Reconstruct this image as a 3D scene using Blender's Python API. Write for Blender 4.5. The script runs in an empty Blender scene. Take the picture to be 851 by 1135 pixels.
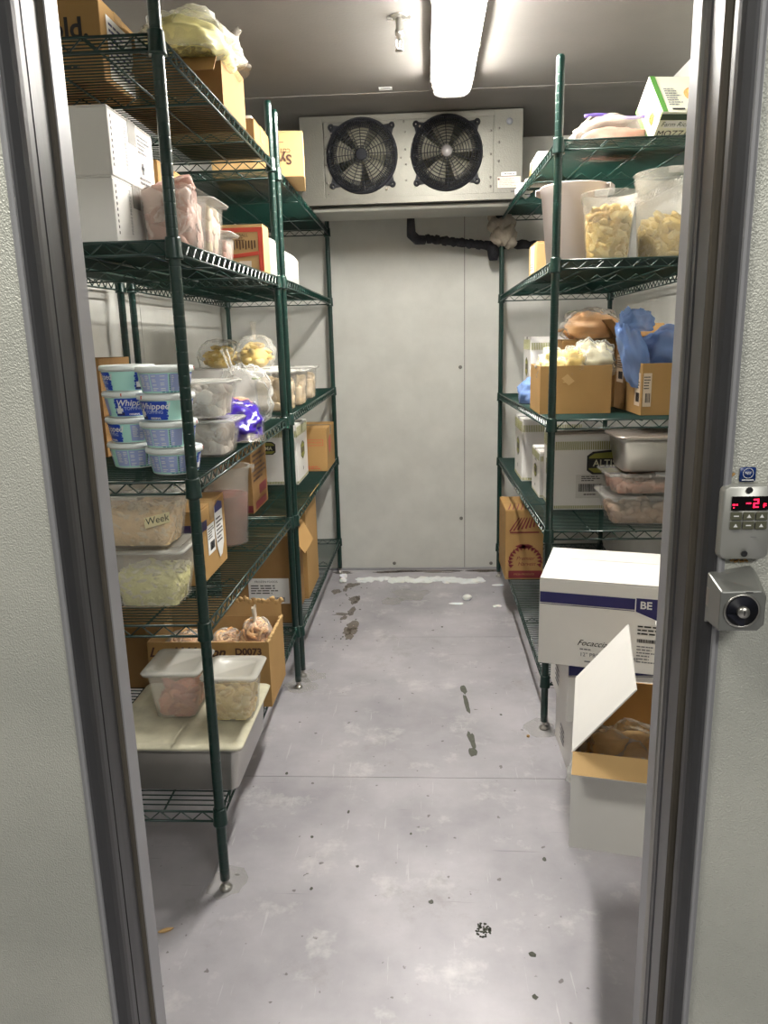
import bpy, math, random
from mathutils import Vector, Matrix, noise
from math import pi, sin, cos, radians as rad

# ------------------------------------------------------------------ camera, light, exposure
sc = bpy.context.scene
COL = sc.collection
cam = bpy.data.objects.new('camera', bpy.data.cameras.new('camera'))
COL.objects.link(cam)
cam.data.sensor_fit = 'HORIZONTAL'
cam.data.sensor_width = 36
cam.data.lens = 843.318 / 851 * 36
cam.data.clip_start = .02
cam.matrix_world = Matrix(((0.99823674, 0.01105195, 0.05832029, 0),
                           (0.05431258, 0.22634404, -0.97253201, 0),
                           (-0.02394883, 0.97398472, 0.22534468, 1.38),
                           (0, 0, 0, 1)))
sc.camera = cam
sc.view_settings.view_transform = 'Standard'
sc.view_settings.look = 'None'
sc.view_settings.gamma = 1
sc.view_settings.use_curve_mapping = False
sc.view_settings.exposure = 0.0
w = bpy.data.worlds.new('kitchen_ambient')
sc.world = w
w.use_nodes = True
w.node_tree.nodes['Background'].inputs[0].default_value = (.90, .90, .86, 1)
w.node_tree.nodes['Background'].inputs[1].default_value = 0.07
TUBE_STRENGTH = 385


def area(name, loc, rot, sx, sy, power, col):
    l = bpy.data.lights.new(name, 'AREA')
    l.shape = 'RECTANGLE'
    l.size, l.size_y, l.energy, l.color = sx, sy, power, col
    o = bpy.data.objects.new(name, l)
    o.location = loc
    o.rotation_euler = rot
    COL.objects.link(o)


area('kitchen_ceiling_lamp', (1.25, -1.3, 2.75), (rad(25), 0, rad(20)), 1.2, .5, 50, (1, .985, .93))
area('left_wall_boost_light', (-.95, .15, 2.85), (rad(14), 0, 0), .9, .3, 36, (1, .97, .88))  # added unseen fill light, brightens the upper left of the outer wall


# ------------------------------------------------------------------ materials
def lin(h):
    if isinstance(h, str):
        h = h.lstrip('#')
        v = [int(h[i:i + 2], 16) / 255 for i in (0, 2, 4)]
    else:
        v = [x / 255 for x in h]
    return tuple(x / 12.92 if x <= .04045 else ((x + .055) / 1.055) ** 2.4 for x in v) + (1,)


MATS = {}


def mat(name, col, rough=.5, metal=0, var=0, vs=4, bump=0, bs=60, alpha=1, sub=0, emit=0, coat=0, stretch=(1, 1, 1),
        spec=.5, rv=0):
    if name in MATS: return MATS[name]
    m = bpy.data.materials.new(name)
    m.use_nodes = True
    nt = m.node_tree
    N, L = nt.nodes, nt.links
    p = N['Principled BSDF']
    c = lin(col)
    p.inputs['Base Color'].default_value = c
    p.inputs['Roughness'].default_value = rough
    p.inputs['Metallic'].default_value = metal
    p.inputs['Specular IOR Level'].default_value = spec
    if alpha < 1: p.inputs['Alpha'].default_value = alpha
    if sub:
        p.inputs['Subsurface Weight'].default_value = sub
        p.inputs['Subsurface Radius'].default_value = (.01, .007, .004)
        p.inputs['Subsurface Scale'].default_value = 1
    if coat: p.inputs['Coat Weight'].default_value = coat
    if emit:
        p.inputs['Emission Color'].default_value = c
        p.inputs['Emission Strength'].default_value = emit
    if var or bump or rv:
        tc = N.new('ShaderNodeTexCoord')
        mp = N.new('ShaderNodeMapping')
        mp.inputs['Scale'].default_value = stretch
        L.new(tc.outputs['Object'], mp.inputs[0])
    if var or rv:
        nz = N.new('ShaderNodeTexNoise')
        nz.inputs['Scale'].default_value = vs
        nz.inputs['Detail'].default_value = 7
        nz.inputs['Roughness'].default_value = .62
        L.new(mp.outputs[0], nz.inputs['Vector'])
        if var:
            cr = N.new('ShaderNodeValToRGB')
            cr.color_ramp.elements[0].position = .3
            cr.color_ramp.elements[1].position = .7
            cr.color_ramp.elements[0].color = tuple(x * (1 - var) for x in c[:3]) + (1,)
            cr.color_ramp.elements[1].color = tuple(min(1, x * (1 + var * .8)) for x in c[:3]) + (1,)
            L.new(nz.outputs['Fac'], cr.inputs[0])
            L.new(cr.outputs[0], p.inputs['Base Color'])
        if rv:
            mr = N.new('ShaderNodeMapRange')
            mr.inputs['To Min'].default_value = max(0, rough - rv)
            mr.inputs['To Max'].default_value = rough + rv
            L.new(nz.outputs['Fac'], mr.inputs[0])
            L.new(mr.outputs[0], p.inputs['Roughness'])
    if bump:
        n2 = N.new('ShaderNodeTexNoise')
        n2.inputs['Scale'].default_value = bs
        n2.inputs['Detail'].default_value = 3
        L.new(mp.outputs[0], n2.inputs['Vector'])
        b = N.new('ShaderNodeBump')
        b.inputs['Strength'].default_value = bump
        b.inputs['Distance'].default_value = .004
        L.new(n2.outputs['Fac'], b.inputs['Height'])
        L.new(b.outputs[0], p.inputs['Normal'])
    MATS[name] = m
    return m


def floor_material():
    m = mat('brushed_aluminium_floor', (158, 156, 160), .5, .25)
    nt = m.node_tree
    N, L = nt.nodes, nt.links
    p = N['Principled BSDF']
    tc = N.new('ShaderNodeTexCoord')

    def nz(scale, det, sx=1, sy=1, rot=0, ro=.6):
        mp = N.new('ShaderNodeMapping')
        mp.inputs['Scale'].default_value = (sx, sy, 1)
        mp.inputs['Rotation'].default_value = (0, 0, rot)
        L.new(tc.outputs['Object'], mp.inputs[0])
        n = N.new('ShaderNodeTexNoise')
        n.inputs['Scale'].default_value = scale
        n.inputs['Detail'].default_value = det
        n.inputs['Roughness'].default_value = ro
        L.new(mp.outputs[0], n.inputs['Vector'])
        return n.outputs['Fac']

    def ramp(src, a, b, ca, cb):
        r = N.new('ShaderNodeValToRGB')
        r.color_ramp.elements[0].position, r.color_ramp.elements[1].position = a, b
        r.color_ramp.elements[0].color, r.color_ramp.elements[1].color = ca, cb
        L.new(src, r.inputs[0])
        return r.outputs[0]

    def mix(f, a, b, kind='MIX'):
        x = N.new('ShaderNodeMix')
        x.data_type = 'RGBA'
        x.blend_type = kind
        if isinstance(f, float): x.inputs['Factor'].default_value = f
        else: L.new(f, x.inputs['Factor'])
        for s, k in ((a, 6), (b, 7)):
            if isinstance(s, tuple): x.inputs[k].default_value = s
            else: L.new(s, x.inputs[k])
        return x.outputs[2]

    base = ramp(nz(2.2, 9), .32, .68, lin((148, 146, 151)), lin((184, 181, 186)))
    cloudy = ramp(nz(5.5, 5, ro=.7), .56, .80, (0, 0, 0, 1), (1, 1, 1, 1))
    c1 = mix(cloudy, base, lin((205, 204, 203)))
    scratch = ramp(nz(9, 4, 9, .5, .5), .66, .70, (0, 0, 0, 1), (.35, .35, .35, 1))
    c2 = mix(scratch, c1, lin((205, 205, 205)))
    scratch2 = ramp(nz(7, 4, .4, 10, .3), .67, .71, (0, 0, 0, 1), (.5, .5, .5, 1))
    c3 = mix(scratch2, c2, lin((120, 118, 120)))
    speck = ramp(nz(38, 3, ro=.4), .715, .74, (0, 0, 0, 1), (.75, .75, .75, 1))
    c4 = mix(speck, c3, lin((95, 90, 86)))
    grime = ramp(nz(3.3, 8, 1, 1, .9, .75), .58, .75, (0, 0, 0, 1), (.55, .55, .55, 1))
    c5 = mix(grime, c4, lin((132, 127, 120)))
    L.new(c5, p.inputs['Base Color'])
    mr = N.new('ShaderNodeMapRange')
    mr.inputs['To Min'].default_value, mr.inputs['To Max'].default_value = .38, .62
    L.new(nz(4, 6), mr.inputs[0])
    L.new(mr.outputs[0], p.inputs['Roughness'])
    b = N.new('ShaderNodeBump')
    b.inputs['Strength'].default_value = .12
    b.inputs['Distance'].default_value = .004
    L.new(nz(14, 3), b.inputs['Height'])
    L.new(b.outputs[0], p.inputs['Normal'])
    return m


def emboss_material():
    """stucco-embossed galvanised sheet on the kitchen side of the cooler"""
    m = mat('embossed_metal_wall', (178, 180, 172), .5, .35)
    nt = m.node_tree
    N, L = nt.nodes, nt.links
    p = N['Principled BSDF']
    tc = N.new('ShaderNodeTexCoord')
    v = N.new('ShaderNodeTexVoronoi')
    v.feature = 'SMOOTH_F1'
    v.inputs['Scale'].default_value = 560
    v.inputs['Smoothness'].default_value = .7
    mp = N.new('ShaderNodeMapping')
    mp.inputs['Scale'].default_value = (1, 1, .8)
    L.new(tc.outputs['Object'], mp.inputs[0])
    n = N.new('ShaderNodeTexNoise')
    n.inputs['Scale'].default_value = 440
    n.inputs['Detail'].default_value = 2
    L.new(mp.outputs[0], n.inputs['Vector'])
    L.new(mp.outputs[0], v.inputs['Vector'])
    ad = N.new('ShaderNodeMath')
    ad.operation = 'ADD'
    L.new(v.outputs['Distance'], ad.inputs[0])
    L.new(n.outputs['Fac'], ad.inputs[1])
    b = N.new('ShaderNodeBump')
    b.inputs['Strength'].default_value = .5
    b.inputs['Distance'].default_value = .0022
    L.new(ad.outputs[0], b.inputs['Height'])
    L.new(b.outputs[0], p.inputs['Normal'])
    n2 = N.new('ShaderNodeTexNoise')
    n2.inputs['Scale'].default_value = 3
    n2.inputs['Detail'].default_value = 6
    L.new(tc.outputs['Object'], n2.inputs['Vector'])
    r = N.new('ShaderNodeValToRGB')
    r.color_ramp.elements[0].position, r.color_ramp.elements[1].position = .35, .65
    r.color_ramp.elements[0].color, r.color_ramp.elements[1].color = lin((190, 191, 182)), lin((208, 208, 198))
    L.new(n2.outputs['Fac'], r.inputs[0])
    L.new(r.outputs[0], p.inputs['Base Color'])
    return m


M_floor = floor_material()
M_emb = emboss_material()
M_wall = mat('galvanised_interior_wall', (198, 198, 192), .5, .08, var=.09, vs=5, bump=.1, bs=130, rv=.08)
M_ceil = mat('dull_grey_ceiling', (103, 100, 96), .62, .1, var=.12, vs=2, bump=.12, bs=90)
M_gap = mat('dark_seam', (40, 38, 35), .8)
M_frame = mat('dark_door_frame_metal', (74, 74, 76), .45, .4, var=.3, vs=9, stretch=(1, 1, .15), bump=.06, bs=80)
M_frame2 = mat('scuffed_frame_metal', (92, 92, 94), .35, .6, var=.28, vs=14, stretch=(1, 1, .12), rv=.12)
M_light = mat('pale_grey_frame_liner', (150, 150, 153), .42, .2, var=.06, vs=6)
M_gasket = mat('dirty_gasket', (84, 78, 68), .7, 0, var=.35, vs=20, stretch=(1, 1, .2))
M_black = mat('black_rubber', (26, 26, 28), .6)
M_green = mat('green_epoxy', (4, 42, 35), .33, .1, coat=.3, var=.15, vs=30)
M_wire = mat('green_epoxy_wire', (5, 43, 36), .36, .1, coat=.2)
M_steel = mat('stainless_steel', (178, 176, 170), .3, .9, var=.08, vs=6, rv=.08)
M_alum = mat('stucco_aluminium_housing', (100, 99, 92), .42, .5, var=.07, vs=9, bump=.25, bs=170)
M_card = mat('brown_cardboard', (166, 132, 84), .8, var=.08, vs=5, bump=.06, bs=40, spec=.2)
M_card2 = mat('dark_brown_cardboard', (142, 110, 70), .8, var=.1, vs=5, bump=.06, bs=40, spec=.2)
M_cardl = mat('pale_brown_cardboard', (190, 158, 110), .8, var=.07, vs=5, bump=.06, bs=40, spec=.2)
M_white = mat('white_cardboard', (226, 224, 220), .6, var=.03, vs=5, bump=.03, bs=30, spec=.3)
M_tape = mat('packing_tape', (190, 155, 105), .25, alpha=.75)
M_wtape = mat('clear_tape', (215, 213, 208), .2, alpha=.5)
M_ink = mat('black_ink', (35, 32, 34), .6)
M_inkb = mat('brown_ink', (74, 46, 34), .7)
M_mar = mat('maroon_ink', (112, 38, 42), .7)
M_red = mat('red_ink', (196, 74, 56), .6)
M_navy = mat('navy_ink', (38, 38, 96), .5)
M_olive = mat('olive_ink', (140, 140, 62), .6)
M_stripe = mat('pale_olive_ink', (176, 176, 132), .6)
M_label = mat('white_paper_label', (228, 228, 226), .5)
M_dlab = mat('dull_label', (206, 190, 168), .6)
M_grey = mat('grey_ink', (120, 120, 126), .6)
M_clear = mat('clear_polycarbonate', (232, 228, 220), .12, alpha=.17, bump=.05, bs=20)
M_frost = mat('frosted_polypropylene', (236, 232, 222), .38, alpha=.26)
M_lid = mat('translucent_lid', (222, 221, 213), .25, alpha=.46, bump=.05, bs=40)
M_bucket = mat('white_bucket_plastic', (226, 216, 212), .4, alpha=.93)


def film(name, col, a0, a1, rough=.12, bs=26):
    """thin plastic film: clearer face-on, denser at grazing angles and along creases"""
    m = mat(name, col, rough, bump=.9, bs=bs)
    nt = m.node_tree
    N, L = nt.nodes, nt.links
    p = N['Principled BSDF']
    lw = N.new('ShaderNodeLayerWeight')
    lw.inputs['Blend'].default_value = .35
    tc = N.new('ShaderNodeTexCoord')
    nz = N.new('ShaderNodeTexNoise')
    nz.noise_type = 'RIDGED_MULTIFRACTAL'
    nz.inputs['Scale'].default_value = 16
    nz.inputs['Detail'].default_value = 3
    L.new(tc.outputs['Object'], nz.inputs['Vector'])
    r1 = N.new('ShaderNodeMapRange')
    r1.inputs['From Min'].default_value, r1.inputs['From Max'].default_value = .7, 1.5
    L.new(nz.outputs['Fac'], r1.inputs[0])
    mx = N.new('ShaderNodeMath')
    mx.operation = 'MAXIMUM'
    L.new(lw.outputs['Facing'], mx.inputs[0])
    m5 = N.new('ShaderNodeMath')
    m5.operation = 'MULTIPLY'
    m5.inputs[1].default_value = .45
    L.new(r1.outputs[0], m5.inputs[0])
    L.new(m5.outputs[0], mx.inputs[1])
    r2 = N.new('ShaderNodeMapRange')
    r2.inputs['To Min'].default_value, r2.inputs['To Max'].default_value = a0, a1
    L.new(mx.outputs[0], r2.inputs[0])
    L.new(r2.outputs[0], p.inputs['Alpha'])
    return m


M_film = film('clear_plastic_film', (240, 240, 234), .07, .62)
M_film2 = film('hazy_plastic_film', (218, 208, 194), .14, .6, .14, 30)
M_blue = film('blue_plastic_film', (128, 162, 222), .62, .95, .18, 30)
M_ice = mat('frost', (226, 228, 226), .8, sub=.3, bump=.4, bs=90)
M_foam = mat('grey_foam', (158, 150, 138), .9, bump=1, bs=60, var=.2, vs=20)
M_insul = mat('black_pipe_insulation', (24, 24, 30), .8, bump=1, bs=90)

# ------------------------------------------------------------------ mesh builder


class MB:
    def __init__(s, T=None):
        s.v, s.f, s.m, s.sm = [], [], [], []
        s.T = T

    def add(s, vs, fs, m=0, smooth=False):
        b = len(s.v)
        if s.T is not None: vs = [s.T @ Vector(q) for q in vs]
        s.v += [tuple(q) for q in vs]
        for q in fs:
            s.f.append(tuple(i + b for i in q))
            s.m.append(m)
            s.sm.append(smooth)
        return s

    def box(s, x0, x1, y0, y1, z0, z1, m=0):
        v = [(x, y, z) for z in (z0, z1) for y in (y0, y1) for x in (x0, x1)]
        return s.add(v, [(0, 2, 3, 1), (4, 5, 7, 6), (0, 1, 5, 4), (2, 6, 7, 3), (0, 4, 6, 2), (1, 3, 7, 5)], m)

    def slab(s, pts, n, m=0):
        """quad/polygon given by 3D points, thickened by the vector n"""
        k = len(pts)
        n = Vector(n)
        v = [Vector(q) for q in pts] + [Vector(q) + n for q in pts]
        f = [tuple(range(k))[::-1], tuple(range(k, 2 * k))] + [(i, (i + 1) % k, k + (i + 1) % k, k + i) for i in
                                                              range(k)]
        return s.add(v, f, m)

    def tube(s, pts, r, n=6, m=0, smooth=True, caps=True):
        pts = [Vector(q) for q in pts]
        rs = r if isinstance(r, (list, tuple)) else [r] * len(pts)
        vs, fs = [], []
        up = None
        for i, q in enumerate(pts):
            d = (pts[min(i + 1, len(pts) - 1)] - pts[max(i - 1, 0)]).normalized()
            if up is None:
                up = Vector((0, 0, 1)) if abs(d.z) < .9 else Vector((1, 0, 0))
            a = d.cross(up).normalized()
            b = a.cross(d)
            up = b
            for k in range(n):
                t = 2 * pi * k / n
                vs.append(q + (a * cos(t) + b * sin(t)) * rs[i])
        for i in range(len(pts) - 1):
            for k in range(n):
                fs.append((i * n + k, i * n + (k + 1) % n, (i + 1) * n + (k + 1) % n, (i + 1) * n + k))
        if caps:
            fs.append(tuple(range(n))[::-1])
            fs.append(tuple(range((len(pts) - 1) * n, len(pts) * n)))
        return s.add(vs, fs, m, smooth)

    def lathe(s, prof, n=24, c=(0, 0, 0), m=0, smooth=True, M4=None):
        vs, fs = [], []
        for r, z in prof:
            for k in range(n):
                t = 2 * pi * k / n
                q = Vector((r * cos(t), r * sin(t), z))
                if M4 is not None: q = M4 @ q
                vs.append(q + Vector(c))
        for i in range(len(prof) - 1):
            for k in range(n):
                fs.append((i * n + k, i * n + (k + 1) % n, (i + 1) * n + (k + 1) % n, (i + 1) * n + k))
        shut = prof[0] == prof[-1]
        if prof[0][0] > 1e-6 and not shut: fs.append(tuple(range(n))[::-1])
        if prof[-1][0] > 1e-6 and not shut: fs.append(tuple(range((len(prof) - 1) * n, len(prof) * n)))
        return s.add(vs, fs, m, smooth)

    def loops(s, L, m=0, smooth=True, cap0=True, cap1=True, seg=4):
        """L: list of (half_w, half_d, corner radius, z) rounded rectangles"""
        vs, fs = [], []
        n = 4 * (seg + 1)
        for hw, hd, r, z in L:
            r = min(r, hw * .98, hd * .98)
            for q, (sx, sy) in enumerate(((1, 1), (-1, 1), (-1, -1), (1, -1))):
                for k in range(seg + 1):
                    t = pi / 2 * (q + k / seg)
                    vs.append((sx * (hw - r) + r * cos(t), sy * (hd - r) + r * sin(t), z))
        for i in range(len(L) - 1):
            for k in range(n):
                fs.append((i * n + k, i * n + (k + 1) % n, (i + 1) * n + (k + 1) % n, (i + 1) * n + k))
        if cap0: fs.append(tuple(range(n))[::-1])
        if cap1: fs.append(tuple(range((len(L) - 1) * n, len(L) * n)))
        return s.add(vs, fs, m, smooth)

    def blob(s, c, r, seed=0, amp=.25, m=0, lev=1, rot=None):
        V, F = ICO[lev]
        rx, ry, rz = r if isinstance(r, (list, tuple)) else (r, r, r)
        R = rot if rot is not None else Matrix.Identity(3)
        o = Vector((seed * 1.37, seed * 2.11, seed * .77))
        vs = []
        for q in V:
            k = 1 + amp * noise.noise(q * 1.6 + o)
            vs.append(R @ Vector((q.x * rx * k, q.y * ry * k, q.z * rz * k)) + Vector(c))
        return s.add(vs, F, m, True)

    def grid(s, fn, nu, nv, m=0, smooth=True, wrap=False):
        vs = [fn(i / nu, j / nv) for j in range(nv + 1) for i in range(nu + (0 if wrap else 1))]
        W = nu if wrap else nu + 1
        fs = []
        for j in range(nv):
            for i in range(nu):
                i2 = (i + 1) % W
                fs.append((j * W + i, j * W + i2, (j + 1) * W + i2, (j + 1) * W + i))
        return s.add(vs, fs, m, smooth)

    def build(s, name, mats, parent=None, loc=None, bevel=0, seg=2, solid=0):
        me = bpy.data.meshes.new(name)
        me.from_pydata(s.v, [], s.f)
        for q in (mats if isinstance(mats, (list, tuple)) else [mats]): me.materials.append(q)
        me.polygons.foreach_set('material_index', s.m)
        me.polygons.foreach_set('use_smooth', s.sm)
        me.update()
        o = bpy.data.objects.new(name, me)
        COL.objects.link(o)
        if parent is not None: o.parent = parent
        if loc: o.location = loc
        if bevel:
            b = o.modifiers.new('bevel', 'BEVEL')
            b.width = bevel
            b.segments = seg
            b.limit_method = 'ANGLE'
            b.angle_limit = rad(50)
        if solid:
            q = o.modifiers.new('thickness', 'SOLIDIFY')
            q.thickness = solid
            q.offset = 0
        return o


def ico(lev):
    t = (1 + 5 ** .5) / 2
    V = [Vector(q).normalized() for q in
         ((-1, t, 0), (1, t, 0), (-1, -t, 0), (1, -t, 0), (0, -1, t), (0, 1, t), (0, -1, -t), (0, 1, -t), (t, 0, -1),
          (t, 0, 1), (-t, 0, -1), (-t, 0, 1))]
    F = [(0, 11, 5), (0, 5, 1), (0, 1, 7), (0, 7, 10), (0, 10, 11), (1, 5, 9), (5, 11, 4), (11, 10, 2), (10, 7, 6),
         (7, 1, 8), (3, 9, 4), (3, 4, 2), (3, 2, 6), (3, 6, 8), (3, 8, 9), (4, 9, 5), (2, 4, 11), (6, 2, 10),
         (8, 6, 7), (9, 8, 1)]
    for _ in range(lev):
        G, cache = [], {}

        def mid(a, b):
            k = (min(a, b), max(a, b))
            if k not in cache:
                V.append(((V[a] + V[b]) / 2).normalized())
                cache[k] = len(V) - 1
            return cache[k]

        for a, b, c in F:
            x, y, z = mid(a, b), mid(b, c), mid(c, a)
            G += [(a, x, z), (b, y, x), (c, z, y), (x, y, z)]
        F = G
    return V, F


ICO = {0: ico(0), 1: ico(1), 2: ico(2), 3: ico(3)}


def tag(o, label=None, cat=None, group=None, kind=None):
    if label: o['label'] = label
    if cat: o['category'] = cat
    if group: o['group'] = group
    if kind: o['kind'] = kind
    return o


def thing(name, label, cat, loc=(0, 0, 0), rz=0, group=None, rot=None):
    o = bpy.data.objects.new(name, None)
    o.empty_display_size = .05
    COL.objects.link(o)
    o.location = loc
    o.rotation_euler = rot if rot else (0, 0, rz)
    return tag(o, label, cat, group)


def copy_tree(o, parent=None):
    kids = [c for c in COL.objects if c.parent == o]
    c = o.copy()
    COL.objects.link(c)
    if parent is not None: c.parent = parent
    for k in kids: copy_tree(k, c)
    return c


def struct(name, mb, mats, parent=None, **k):
    o = mb.build(name, mats, parent, **k)
    if parent is None: o['kind'] = 'structure'
    return o


FONTCACHE = {}


def text_geo(s, size, align='CENTER', shear=0, bold=0):
    key = (s, size, align, shear, bold)
    if key in FONTCACHE: return FONTCACHE[key]
    cu = bpy.data.curves.new('t', 'FONT')
    cu.body = s
    cu.size = size
    cu.align_x = align
    cu.align_y = 'CENTER'
    cu.shear = shear
    cu.offset = bold
    cu.resolution_u = 3
    o = bpy.data.objects.new('t', cu)
    COL.objects.link(o)
    dg = bpy.context.evaluated_depsgraph_get()
    me = bpy.data.meshes.new_from_object(o.evaluated_get(dg))
    V = [tuple(q.co) for q in me.vertices]
    F = [tuple(q.vertices) for q in me.polygons]
    bpy.data.objects.remove(o)
    bpy.data.curves.remove(cu)
    bpy.data.meshes.remove(me)
    FONTCACHE[key] = (V, F)
    return V, F


class Face:
    """local u,v frame on one side of a box w x d x h whose base centre is the origin"""

    def __init__(s, side, w, d, h, parent, tilt=None):
        hw, hd = w / 2, d / 2
        e = .0012
        fr = {'front': ((0, -hd - e, 0), (1, 0, 0), (0, 0, 1)), 'right': ((hw + e, 0, 0), (0, 1, 0), (0, 0, 1)),
              'left': ((-hw - e, 0, 0), (0, -1, 0), (0, 0, 1)), 'top': ((0, 0, h + e), (1, 0, 0), (0, 1, 0)),
              'back': ((0, hd + e, 0), (-1, 0, 0), (0, 0, 1)),
              'bottom': ((0, 0, -e), (1, 0, 0), (0, -1, 0))}[side]
        O, U, V = map(Vector, fr)
        W = U.cross(V)
        s.M = Matrix(((U.x, V.x, W.x, O.x), (U.y, V.y, W.y, O.y), (U.z, V.z, W.z, O.z), (0, 0, 0, 1)))
        s.p = parent

    def mb(s, lift=0): return MB(s.M @ Matrix.Translation((0, 0, lift)))

    def rects(s, name, rs, m, lift=0, th=.0003):
        b = s.mb(lift)
        for u0, u1, v0, v1 in rs: b.box(u0, u1, v0, v1, 0, th)
        return b.build(name, m, s.p)

    def poly(s, name, pts, m, lift=0, th=.0003):
        b = s.mb(lift)
        b.slab([(u, v, 0) for u, v in pts], (0, 0, th))
        return b.build(name, m, s.p)

    def text(s, t, u, v, size, m, lift=.0004, align='CENTER', rot=0, shear=0, bold=0, name='lettering'):
        V, F = text_geo(t, size, align, shear, bold)
        b = s.mb(lift)
        c, q = cos(rot), sin(rot)
        b.add([(u + x * c - y * q, v + x * q + y * c, 0) for x, y, z in V], F)
        return b.build(name, m, s.p)

    def fineprint(s, u0, u1, v0, v1, n, m, lift=.0004, seed=1, name='fine_print'):
        R = random.Random(seed)
        rs = []
        hh = (v1 - v0) / n
        for i in range(n):
            u = u0
            e = u0 + (u1 - u0) * R.uniform(.6, 1)
            while u < e:
                w_ = R.uniform(.1, .28) * (u1 - u0)
                rs.append((u, min(u + w_ * .82, e), v1 - hh * (i + .65), v1 - hh * (i + .25)))
                u += w_
        return s.rects(name, rs, m, lift)

    def barcode(s, u0, u1, v0, v1, m=None, lift=.0004, seed=3):
        R = random.Random(seed)
        rs = []
        u = u0
        while u < u1:
            w_ = R.choice((.001, .0016, .0025))
            rs.append((u, min(u + w_, u1), v0, v1))
            u += w_ + R.choice((.0012, .002))
        return s.rects('barcode', rs, m or M_ink, lift)

    def label(s, u0, u1, v0, v1, seed=1, code=True, m=None):
        s.rects('paper_label', [(u0, u1, v0, v1)], m or M_label)
        du, dv = u1 - u0, v1 - v0
        s.fineprint(u0 + du * .08, u1 - du * .08, v0 + dv * .5, v1 - dv * .08, 5, M_ink, .0006, seed)
        if code: s.barcode(u0 + du * .3, u1 - du * .1, v0 + dv * .12, v0 + dv * .4, lift=.0006, seed=seed)


# ------------------------------------------------------------------ containers and goods
def carton(name, label, cat, x0, x1, y0, y1, z0, h, m, rz=0, group=None, tape=True, split='x', tm=None):
    """closed case: body, two top flaps meeting at a seam, tape"""
    w_, d = x1 - x0, y1 - y0
    t = thing(name, label, cat, ((x0 + x1) / 2, (y0 + y1) / 2, z0), rz, group)
    MB().box(-w_ / 2, w_ / 2, -d / 2, d / 2, 0, h - .004).build('case_body', m, t, bevel=.003)
    g = .0012
    for q in (-1, 1):
        b = MB()
        if split == 'x':
            ya, yb = sorted((q * g, q * (d / 2 - .0008)))
            b.box(-w_ / 2 + .001, w_ / 2 - .001, ya, yb, h - .0038, h)
        else:
            xa, xb = sorted((q * g, q * (w_ / 2 - .0008)))
            b.box(xa, xb, -d / 2 + .001, d / 2 - .001, h - .0038, h)
        b.build('top_flap', m, t, bevel=.001)
    if tape:
        b = MB()
        tw = .024
        if split == 'x':
            b.box(-w_ / 2 - .0006, w_ / 2 + .0006, -tw, tw, h, h + .0005)
            b.box(w_ / 2, w_ / 2 + .0006, -tw, tw, h - .05, h + .0005)
            b.box(-w_ / 2 - .0006, -w_ / 2, -tw, tw, h - .05, h + .0005)
        else:
            b.box(-tw, tw, -d / 2 - .0006, d / 2 + .0006, h, h + .0005)
            b.box(-tw, tw, -d / 2 - .0006, -d / 2, h - .05, h + .0005)
        b.build('packing_tape', tm or M_tape, t)
    return t, lambda side: Face(side, w_, d, h, t)


def open_carton(name, label, cat, x0, x1, y0, y1, z0, h, m_out, m_in=None, rz=0, flaps={}, th=.004, group=None):
    """open case; flaps: side -> (length, angle above horizontal outwards in degrees, taper)"""
    w_, d = x1 - x0, y1 - y0
    t = thing(name, label, cat, ((x0 + x1) / 2, (y0 + y1) / 2, z0), rz, group)
    mi = m_in or m_out
    b = MB()
    hw, hd = w_ / 2, d / 2
    o = [(-hw, -hd), (hw, -hd), (hw, hd), (-hw, hd)]
    i = [(-hw + th, -hd + th), (hw - th, -hd + th), (hw - th, hd - th), (-hw + th, hd - th)]
    v = [(x, y, 0) for x, y in o] + [(x, y, h) for x, y in o] + [(x, y, h) for x, y in i] + [(x, y, th) for x, y in i]
    b.add(v, [(3, 2, 1, 0)] + [(k, (k + 1) % 4, 4 + (k + 1) % 4, 4 + k) for k in range(4)])
    b.add(v, [(4 + k, 4 + (k + 1) % 4, 8 + (k + 1) % 4, 8 + k) for k in range(4)] + [
        (8 + k, 8 + (k + 1) % 4, 12 + (k + 1) % 4, 12 + k) for k in range(4)] + [(12, 13, 14, 15)], 1)
    b.build('case_body', [m_out, mi], t)
    for side, (L, a, tp) in flaps.items():
        a = rad(a)
        ax = {'front': ((0, -1), (-hw, -hd), (hw, -hd)), 'back': ((0, 1), (hw, hd), (-hw, hd)),
              'left': ((-1, 0), (-hw, hd), (-hw, -hd)), 'right': ((1, 0), (hw, -hd), (hw, hd))}[side]
        n = Vector((ax[0][0], ax[0][1], 0))
        A, B = Vector(ax[1] + (h,)), Vector(ax[2] + (h,))
        e = (B - A).normalized()
        dv = (n * cos(a) + Vector((0, 0, 1)) * sin(a)) * L
        nn = e.cross(dv).normalized() * (-.0022)
        q = [A + e * .002, B - e * .002, B - e * tp + dv, A + e * tp + dv]
        fb = MB()
        up = -e.cross(dv).normalized()
        if up.z < 0 and abs(up.z) > .01: pass
        k = 4
        P0 = [p for p in q]
        P1 = [p + up * .003 for p in q]
        # the inner face of a flap is the one that faces up once it is laid open
        fb.add(P0 + P1, [(0, 1, 2, 3)[::-1]] + [(j, (j + 1) % 4, 4 + (j + 1) % 4, 4 + j) for j in range(4)], 0)
        fb.add(P0 + P1, [(4, 5, 6, 7)], 1)
        fb.build('flap', [m_out, mi], t)
    return t, lambda side: Face(side, w_, d, h, t)


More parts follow.
